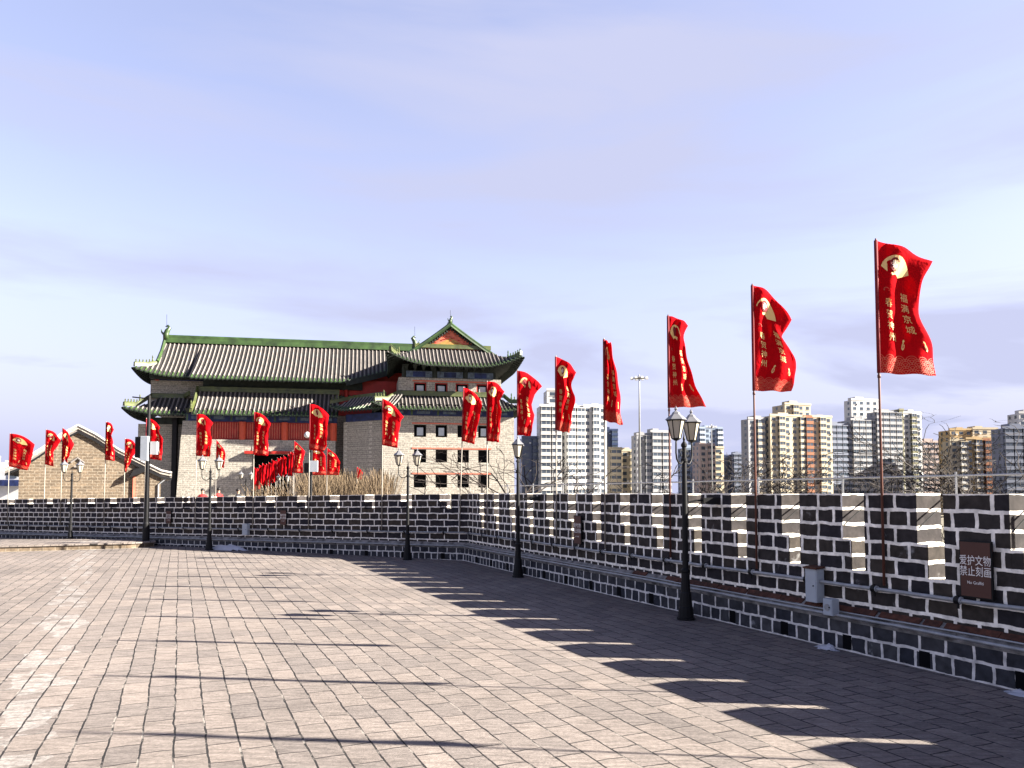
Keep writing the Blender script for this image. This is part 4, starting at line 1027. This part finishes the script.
ext = [(apx[0][0]-.5, apx[0][1]-.25)] + apx + [(apx[-1][0]+.45, apx[-1][1]-.10)]
for a, b in zip(ext, ext[1:]):
    m.hexa([(a[0],-.10,a[1]),(b[0],-.10,b[1]),(b[0],9.2,b[1]),(a[0],9.2,a[1]),(a[0],-.10,a[1]+.26),(b[0],-.10,b[1]+.26),(b[0],9.2,b[1]+.26),(a[0],9.2,a[1]+.26)], 'tile')
rf = m.build('roof', parent=gbld)
for dy, th_, mt_ in ((-.16, .13, 'tower'), (-.13, -.05, 'black'), (-.22, .27, 'lime')):
    m = MB()
    for a, b in zip(ext, ext[1:]):
        h_ = {.13: .12, -.05: .10, .27: .07}[th_]
        m.hexa([(a[0],dy,a[1]+th_),(b[0],dy,b[1]+th_),(b[0],-.09,b[1]+th_),(a[0],-.09,a[1]+th_),(a[0],dy,a[1]+th_+h_),(b[0],dy,b[1]+th_+h_),(b[0],-.09,b[1]+th_+h_),(a[0],-.09,a[1]+th_+h_)], mt_)
    m.build('verge_course', parent=rf)
m = MB()
for k in range(26):     # tile rolls on the right slope
    y = .2+k*.34
    m.tube([(q[0], y, q[1]+.29) for q in ext[4:]], .07, 'tile', 5)
m.build('tile_rows', parent=rf)
m = MB(); c = (gx(137)-ox, gz(472)); m.hexa([(c[0]-.35,-.5,c[1]-.25),(c[0]+.35,-.5,c[1]+.05),(c[0]+.35,-.02,c[1]+.05),(c[0]-.35,-.02,c[1]-.25),(c[0]-.15,-.5,c[1]+.1),(c[0]+.30,-.5,c[1]+.25),(c[0]+.30,-.02,c[1]+.3),(c[0]-.15,-.02,c[1]+.2)], 'black'); m.build('awning', parent=gbld)
m = MB(); m.box(gx(133)-ox, gx(135.5)-ox, -.12, -.02, -1, gz(476), 'redline'); m.build('red_post', parent=gbld)
m = MB(); m.tube([(apx[-1][0]+.3, -.05, apx[-1][1]), (apx[-1][0]-.1, -.05, apx[-1][1]-.35), (apx[-1][0]-.1, -.05, -1)], .04, 'steel', 6); m.build('downpipe_or_shade_strip', parent=gbld)
m = MB(); m.tube([(-.25, -.06, apx[3][1]-1.35), (0, -.06, apx[3][1]-1.15), (.25, -.06, apx[3][1]-1.35), (.12, -.06, apx[3][1]-1.55), (-.12, -.06, apx[3][1]-1.55)], .05, 'tile', 5); m.build('vent', parent=gbld)

# pale low hall at the extreme left
hb = empty('pale_hall', (wx(2, 70), 70, -9), radians(4), 'pale grey block with rows of windows behind the parapet at the extreme left', 'building')
m = MB(); m.box(-12, wx(22, 70)-wx(2, 70), 0, 14, 0, wz(462, 70)+9, 'white'); m.build('wall', parent=hb)
m = MB(); m.box(-12, wx(24, 70)-wx(2, 70), -.8, 0, wz(486, 70)+9, wz(480, 70)+9, 'blue'); m.build('blue_band', parent=hb)
for k in range(7):
    m = MB(); m.box(-9+k*1.6, -8.3+k*1.6, -.05, .02, wz(478, 70)+9, wz(466, 70)+9, 'wglass'); m.build('window', parent=hb)

# ------------------------------------------------------------------ distant apartment towers
HM = {
 'cream': mat('cream facade', (0.419, 0.360, 0.259), var=.10, vscale=.08), 'hwhite': mat('white facade', (0.486, 0.477, 0.460), var=.10, vscale=.08),
 'tan': mat('tan facade', (0.385, 0.277, 0.142), var=.12, vscale=.08), 'orange': mat('terracotta strip', (.24, .10, .05), var=.1),
 'greyb': mat('blue grey facade', (0.167, 0.184, 0.235), var=.15, vscale=.08), 'greyc': mat('grey facade', (0.285, 0.285, 0.293), var=.12, vscale=.08),
 'navy': mat('navy glass facade', (0.030, 0.046, 0.100), rough=.3, var=.3, vscale=.1, spec=.6), 'olive': mat('olive strip', (.17, .16, .09), var=.12),
 'pink': mat('pinkish facade', (0.402, 0.319, 0.285), var=.1), 'pblue': mat('pale blue facade', (0.251, 0.301, 0.385), var=.12, vscale=.08)}
MT.update(HM)
def highrise(label, D, vols, yaw=18, strips=None, name='apartment_tower', fl=3.0, bay=3.4):
    """vols: list of (px0, px1, ytop, material, depth_offset). bays of windows and balconies alternate along each volume"""
    px0 = min(v[0] for v in vols); px1 = max(v[1] for v in vols)
    base = Vector((wx((px0+px1)/2, D), D, -9)); ya = radians(yaw*(1.0 if px0 < 900 else .6))
    r = empty(name, base, ya, label, 'building', 'apartment towers on the skyline')
    ex = Vector((cos(ya), sin(ya), 0)); ey = Vector((-sin(ya), cos(ya), 0))
    def loc(px, y=0):
        u = (px-512)/F; X0 = base.x+ey.x*y; D0 = base.y+ey.y*y
        return (u*D0-X0)/(ex.x-u*ex.y)
    rr = random.Random(int(px0))
    for vi, v in enumerate(vols):
        a, b = loc(v[0], v[4]), loc(v[1], v[4]); y0 = v[4]; H_ = wz(v[2]+2.2, base.y+ex.y*(a+b)/2+ey.y*y0)+9
        dp = v[5] if len(v) > 5 else 8
        m = MB(); m.box(a, b, y0, y0+dp, 0, H_, v[3]); wl_ = m.build('block', parent=r)
        m = MB(); m.box(a-.2, b+.2, y0-.2, y0+.3, H_-.0, H_+1.0, v[3]); m.box(b-.3, b+.2, y0+.3, y0+dp, H_, H_+1.0, v[3]); m.build('roof_parapet', parent=wl_)
        if b-a > 7:
            c0 = a+(b-a)*rr.uniform(.2, .5); m = MB(); m.box(c0, c0+min(6, (b-a)*.3), y0+3, y0+9, H_, H_+rr.uniform(1.6, 2.4), v[3]); m.build('plant_room', parent=wl_)
        nb = max(1, int((b-a)/bay)); w = (b-a)/nb; zf0 = max(0, H_ - fl*22)
        nfl = int((H_-zf0)/fl)
        style = v[6] if len(v) > 6 else 'mix'
        for k in range(nb):
            x = a+w*(k+.5); kind = 'bal' if (style == 'bal' or (style == 'mix' and k % 3 == 1)) else 'win'
            if kind == 'win':
                m = MB()
                for f in range(nfl):
                    z = H_-fl*(f+1)+.75; m.box(x-w*.27, x+w*.22, y0-.03, y0+.05, z, z+1.6, 'wglass')
                    m.box(x-w*.30, x+w*.25, y0-.16, y0, z-.15, z, v[3])
                    if (f*7+k*3) % 4 == 0: m.box(x+w*.26, x+w*.44, y0-.5, y0, z-.2, z+.5, 'white')
                m.build('window_column', parent=r)
            else:
                m = MB()
                for f in range(nfl):
                    z = H_-fl*(f+1); m.box(x-w*.44, x+w*.44, y0-1.5, y0+.02, z, z+1.15, (strips or v[3]) if style != 'bal' else v[3])
                    m.box(x-w*.41, x+w*.41, y0-1.35, y0+.02, z+1.15, z+2.55, 'wglass')
                    for q in (-.41, 0, .37): m.box(x+w*q, x+w*(q+.03), y0-1.4, y0-1.34, z+1.15, z+2.62, v[3])
                    m.box(x-w*.46, x+w*.46, y0-1.55, y0+.02, z+2.62, z+fl, v[3])
                m.build('balcony_stack', parent=r)
        # flank windows, each column on its own shallow panel
        for q in range(max(1, int(dp/4))):
            m = MB(); yy = y0+1.6+q*4
            m.box(a-.035, a+.02, yy-.3, yy+1.8, max(0, H_-fl*nfl), H_-.5, v[3])
            for f in range(nfl):
                z = H_-fl*(f+1)+.8; m.box(a-.06, a+.02, yy, yy+1.5, z, z+1.5, 'wglass')
            m.build('window_column', parent=r)
            m = MB(); m.box(b-.02, b+.035, yy-.3, yy+1.8, max(0, H_-fl*nfl), H_-.5, v[3])
            for f in range(nfl):
                z = H_-fl*(f+1)+.8; m.box(b-.02, b+.06, yy, yy+1.5, z, z+1.5, 'wglass')
            m.build('window_column', parent=r)
    return r
highrise('white apartment tower seen just right of the old tower, with a dark blue left part', 330, [(522, 541, 436, 'navy', 6), (540, 562, 404, 'hwhite', 0, 8, 'bal'), (547, 560, 388, 'hwhite', 5, 8)], 8)
highrise('broad white apartment tower with pale balconies left of the tall light mast', 340, [(566, 585, 405, 'hwhite', 1, 6, 'bal'), (584, 607, 404.5, 'hwhite', 0, 8)], 20, 'greyc')
highrise('slim navy glass tower top peeking out beside the broad white tower', 480, [(604, 618, 428, 'navy', 0)], 10, name='office_tower')
highrise('lower tan block with dark window bays left of the light mast', 360, [(609, 622, 447, 'cream', 0, 6, 'bal'), (621, 637, 449, 'cream', 1, 6)], 14, 'cream')
highrise('grey green apartment tower immediately right of the tall light mast', 350, [(637, 652, 433, 'greyc', 1, 6), (651, 671, 430, 'greyc', 0, 6, 'bal')], 15, 'greyc')
highrise('pale blue tower partly behind the nearest lamp post', 430, [(684, 701, 446, 'pblue', 0, 8), (693, 723, 426, 'pblue', 22, 6)], 12, 'white')
highrise('pinkish apartment block just right of the nearest lamp post', 390, [(700, 715, 443, 'pink', 0), (714, 724, 446, 'cream', 3)], 14, 'pink')
highrise('low dark blue towers in a cluster left of the big cream tower', 520, [(724, 733, 454, 'navy', 3), (733, 743, 452, 'greyb', 0, 6, 'bal'), (742, 749, 457, 'navy', 2)], 10, 'greyb')
highrise('big cream apartment tower with a terracotta strip behind the second banner pole', 370, [(749, 772, 417, 'greyc', 3, 6), (771, 806, 414, 'cream', 0, 9), (786, 812, 402.5, 'cream', 5, 10), (805, 813, 415, 'orange', -.6, 9, 'bal'), (812, 833, 415, 'cream', 1, 8)], 17, 'cream')  # grey of the leftmost block is its flank's shade put into the colour
highrise('grey white stepped tower with a tall slab behind it, beside the closest banner pole', 400, [(830, 853, 423, 'greyb', 0, 6, 'bal'), (853, 880, 398, 'hwhite', 12, 6, 'win'), (852, 878, 418, 'greyc', -1, 12, 'bal'), (876, 902, 410, 'greyc', -2, 6, 'bal'), (901, 905, 408, 'olive', -3, 14, 'win'), (905, 923, 411, 'hwhite', -2, 8)], 14, 'olive')  # leftmost block coloured blue grey for the shade on that side
highrise('dull brown block behind the bare tree, between the grey and yellow towers', 450, [(922, 951, 440, 'pink', 0, 6, 'bal')], 10, 'pink')
highrise('yellow tan apartment tower with pale top storeys right of the bare tree', 380, [(951, 968, 439, 'cream', 1, 6), (951, 974, 428, 'tan', 6, 9, 'win'), (967, 990, 437, 'tan', 0, 6), (974, 999, 427, 'cream', 5, 9, 'win'), (984, 991, 438, 'orange', -.7, 6, 'bal'), (990, 1005, 438, 'tan', 1, 6)], 8, 'hwhite')
highrise('blue grey tower cut off by the right edge of the frame', 340, [(1004, 1040, 426, 'greyb', 0, 8, 'bal'), (1021, 1045, 411, 'hwhite', 8, 8, 'win')], 2, 'hwhite')
highrise('faint pale tower seen at the left edge behind the wide banner', 420, [(-6, 12, 462, 'hwhite', 0), (-20, -6, 455, 'greyc', 2)], 14, 'greyc')

# high mast lights
def mast(px, ytop, D, w, label):
    h = wz(ytop, D)+9
    r = empty('mast_light', (wx(px, D), D, -9), 0, label, 'light mast')
    m = MB(); m.lathe([(.38, 0), (.16, h-.6), (.14, h)], 'steel', 12); m.build('mast', parent=r, smooth=True)
    m = MB(); m.lathe([(w*.28, h-.5), (w*.32, h-.45), (w*.32, h-.3), (w*.25, h-.2), (.2, h+.1), (.1, h+.5)], 'capm', 14); m.build('head_frame', parent=r)
    for k in range(8):
        a = 2*pi*k/8+.2; x, y = cos(a)*w*.42, sin(a)*w*.42
        m = MB(); m.hexa([(x-.35,y-.35,h-.62),(x+.35,y-.35,h-.62),(x+.35,y+.35,h-.62),(x-.35,y+.35,h-.62),(x-.2,y-.2,h-.15),(x+.2,y-.2,h-.15),(x+.2,y+.2,h-.15),(x-.2,y+.2,h-.15)], 'white'); m.tube([(x,y,h-.3),(0,0,h-.3)], .06, 'steel', 5); m.build('lamp_head', parent=r)
mast(640, 376, 185, 4.6, 'tall pale high-mast light with a ring of lamps, left of the nearest lamp post')
mast(712, 425.5, 260, 3.8, 'farther small high-mast light right of the nearest lamp post')

# ------------------------------------------------------------------ bare trees rooted below the wall
def bare_tree(loc, h, spread, seed, label, r0=.33, depth=6, crook=.8, fork=.35):
    rr = random.Random(seed); root = empty('bare_tree', loc, 0, label, 'tree', 'bare winter trees beyond the parapet')
    tm = MB(); bm = MB()
    def grow(p, d, L_, rad, lev):
        pts = [p.copy()]; rs = [rad]; nseg = 4
        for k in range(nseg):
            d = (d + Vector((rr.uniform(-1,1), rr.uniform(-1,1), rr.uniform(-.7,.6)))*crook*.55).normalized()
            if lev > 1 and d.z < -.15: d.z = abs(d.z)*.3
            p = p + d*L_/nseg; pts.append(p.copy()); rs.append(rad*(1-.35*(k+1)/nseg))
        (tm if lev == 0 else bm).tube(pts, [max(.014, q_*1.3) for q_ in rs], 'branch', 6 if lev < 3 else 3, cap=False)
        if lev >= depth: return
        n = 3 if lev < 2 else (2 if rr.random() < .55 else 3)
        for k in range(n):
            az = rr.uniform(0, 2*pi); t = rr.choice([.5, .75, 1, 1]) if k else 1
            q = pts[int(t*nseg)]
            nd = (d*(1-fork) + Vector((cos(az)*spread, sin(az)*spread, rr.uniform(.05, .7)))*fork*1.6).normalized()
            grow(q, nd, L_*rr.uniform(.62, .85), rs[-1]*rr.uniform(.62, .8), lev+1)
    grow(Vector((0,0,0)), Vector((0,0,1)), h*.45, r0, 0)
    # settle the crown top at the wanted height
    zz_ = sorted(v[2] for v in bm.v); top = zz_[int(len(zz_)*.93)]; k_ = h/top
    for mm in (tm, bm): mm.v = [(x, y, z*k_ if z*k_ < h else h+(z*k_-h)*.18) for x, y, z in mm.v]
    hi = [v for v in bm.v if v[2] > h*.72]; root.location = Vector(loc) - Vector((sum(v[0] for v in hi)/len(hi), sum(v[1] for v in hi)/len(hi), 0))
    tm.build('trunk', parent=root); bm.build('crown', parent=root)
    return root
TRS = [(500, 455, 30, 1.3, 3, 'bare crooked tree behind the parapet between the old tower and the white towers', 5),
       (548, 462, 33, 1.2, 8, 'bare tree with curved boughs right of the second lamp post', 5),
       (755, 462, 42, 1.5, 12, 'twisted bare tree in front of the dark blue cluster', 6),
       (800, 458, 38, 1.5, 21, 'twisted bare tree below the big cream tower', 6),
       (845, 472, 36, 1.4, 33, 'low bare crown left of the closest banner pole', 6),
       (948, 430, 40, 1.0, 44, 'tallest bare tree, rising between the grey tower and the yellow tower', 6),
       (905, 468, 34, 1.4, 51, 'low bare crown right of the closest banner pole', 6),
       (1000, 448, 36, 1.1, 63, 'bare tree in front of the yellow tan tower near the right edge', 6),
       (700, 474, 44, 1.3, 77, 'small low bare crown in front of the pinkish block', 5)]
for px, py, D, spd, sd, lab, dp in TRS:
    bare_tree(Vector((wx(px, D), D, -9)), wz(py, D)+9, spd, sd, lab, depth=dp)

# ------------------------------------------------------------------ dry reeds behind the far parapet
m = MB(); rr = random.Random(5)
for k in range(3200):
    px = rr.uniform(250, 392); D = rr.uniform(31.5, 42)
    dens = 1 if px > 300 else .25
    if rr.random() > dens: continue
    ytop = 470+3*sin(px*.21)+2.5*sin(px*.57+1)+abs(rr.gauss(0, 8))+(6 if px > 345 else 0)*rr.random() + (14 if px < 300 else 0)
    if rr.random() < .02: ytop -= rr.uniform(2, 10)
    x = wx(px, D); h = wz(ytop, D); a = rr.uniform(0, 2*pi); l_ = rr.uniform(.1, 1.0); w_ = rr.uniform(.004, .010)
    b0 = Vector((x, D, 0)); p1 = Vector((x+cos(a)*l_*.4, D+sin(a)*l_*.4, h*.6)); p2 = Vector((x+cos(a)*l_, D+sin(a)*l_, h))
    s_ = Vector((cos(a+1.3), sin(a+1.3), 0))*w_
    m.face([b0-s_, b0+s_, p1+s_, p1-s_], 'reed'); m.face([p1-s_, p1+s_, p2+s_*2.2, p2-s_*.4], 'reed')
tag(m.build('dry_reeds'), 'tall dry tan reeds massed behind the far parapet before the shaded tower wall', 'reeds', kind='stuff')

# ------------------------------------------------------------------ banners standing in the court before the tower
cf = [(216, 440, 33, [(5,6),(9,12),(8,28)], 26, 'small far red banner partly behind the lamp left of the doorway'),
      (312, 447, 30, [(8,2),(13,8),(14,28)], 28, 'left one of a pair of wide red banners under the porch banner'),
      (327, 448, 30.5, [(8,6),(13,14),(12,27)], 27, 'right one of a pair of wide red banners under the porch banner'),
      (357, 467, 36, [(4,3),(6,6),(4,13)], 12, 'tiny red banner low against the shaded bay wall'),
      (294, 441, 31, [(7,6),(11,11),(8,20),(9,32)], 32, 'taller red banner just left of the white camera dome')]
k = 0
for px, py, D, pr, Hl, lab in cf:
    make_flag(Vector((wx(px, D), D, 0)), wz(py, D), pr, Hl, D/F, lab, 'red banners standing in the court', phase=.37*px, detail=1 if Hl > 20 else 0, polem='poleg', foldf=1.2)
rr = random.Random(9)
for k in range(14):
    px = 254+k*3.0+rr.uniform(-1, 1); D = 48-k*.9; py = 468-k*1.2 + rr.uniform(-2, 1.5)
    w_ = rr.uniform(3.5, 5.5); h_ = rr.uniform(18, 24)
    make_flag(Vector((wx(px, D), D, 0)), wz(py, D), [(w_, 2.5), (w_*.8, 7), (w_*.9, h_)], h_, D/F, ('first (leftmost)', 'second', 'third', 'fourth', 'fifth', 'sixth', 'seventh', 'eighth', 'ninth', 'tenth', 'eleventh', 'twelfth', 'thirteenth', 'last (rightmost)')[k]+' banner in the crowded row of small red banners below the doorway', 'crowded row of small red banners', phase=rr.random(), detail=0, polem='poleg', foldf=1.2)
# white lantern lamps standing in the court
for px, py, D, lab in ((246, 471, 36, 'small court lamp post with pale lanterns left of the doorway'), (283, 474, 40, 'small court lamp post among the crowded red banners')):
    make_lamp(Vector((wx(px, D), D, wz(py, D)-2.72)), radians(5), lab)
for px, D in ((204, 42), (218.5, 42), (238.5, 41)):
    pass

# ------------------------------------------------------------------ people whose heads show over the far parapet
def person(loc, rz, coat, label):
    me = bpy.data.meshes.new('person'); V = []; E = []; Rr = []
    def v(p, r, link=None):
        V.append(p); Rr.append(r)
        if link is not None: E.append((link, len(V)-1))
        return len(V)-1
    pel = v((0,0,.95), (.15,.11)); w_ = v((0,0,1.10), (.14,.105), pel); ch = v((0,.0,1.30), (.17,.12), w_); nk0 = v((0,0,1.45), (.10,.085), ch); nk = v((0,0,1.52), (.055,.055), nk0)
    h1 = v((0,-.01,1.60), (.075,.085), nk); h2 = v((0,-.01,1.69), (.078,.09), h1); v((0,0,1.755), (.045,.05), h2); 
    for s_ in (-1, 1):
        a = v((s_*.10,0,.88), (.095,.095), pel); b = v((s_*.11,-.01,.50), (.062,.062), a); c_ = v((s_*.11,.02,.10), (.042,.045), b); v((s_*.12,-.12,.04), (.035,.032), c_)
        a = v((s_*.19,0,1.40), (.065,.065), nk0); b = v((s_*.24,.01,1.12), (.048,.048), a); c_ = v((s_*.24,-.08,.88), (.036,.036), b); hd = v((s_*.24,-.10,.80), (.032,.022), c_); v((s_*.235,-.11,.72), (.014,.012), hd)
    me.from_pydata(V, E, []); me.update()
    o = bpy.data.objects.new('person', me); COL.objects.link(o); o.location = loc; o.rotation_euler = (0,0,rz)
    me.materials.append(MT[coat]); me.materials.append(MT['skin']); me.materials.append(MT['coatb'])
    sk = o.modifiers.new('skin', 'SKIN')
    for i, r_ in enumerate(Rr): me.skin_vertices[0].data[i].radius = r_
    me.skin_vertices[0].data[0].use_root = True
    o.modifiers.new('sub', 'SUBSURF').levels = 1; o.modifiers['sub'].render_levels = 2
    ev = bpy.data.meshes.new_from_object(o.evaluated_get(bpy.context.evaluated_depsgraph_get()))
    o.modifiers.clear(); o.data = ev
    ev.materials.clear()
    for q in (coat, 'skin', 'coatb'): ev.materials.append(MT[q])
    for p_ in ev.polygons:
        c = p_.center; p_.material_index = 1 if (c.z > 1.53 or (c.z < .84 and abs(c.x) > .19)) else (2 if c.z < .86 else 0); p_.use_smooth = True
    m = MB(); m.lathe([(.088, 1.66), (.096, 1.70), (.085, 1.76), (.05, 1.795), (.0, 1.80)], 'hair', 12, (0, .01, 0)); m.build('hair', parent=o, smooth=True)
    m = MB(); m.lathe([(.006, 0), (.012, .012), (.004, .03)], 'skin', 6, (0, -.105, 1.655))
    m.build('nose', parent=o)
    tag(o, label, 'person'); return o
for px, py, D, ct, rz, lab in ((203, 486, 39, 'coatr', .4, 'person in a red coat, head just above the parapet left of the lamp'), (219, 485, 38, 'coatr', -2.2, 'person in a red coat with dark hair right of the lamp, behind the parapet'), (238.5, 486, 39, 'coatb', 1.4, 'person in a black coat walking behind the parapet below the doorway lamp')):
    person(Vector((wx(px, D), D, wz(py, D)-1.92)), rz, ct, lab)
pl = MB(); pl.prism([(-22, 34), (-11, 34), (-11, 50), (-22, 50)], -.005, .22, 'mass'); o = pl.build('court_platform'); tag(o, kind='structure')
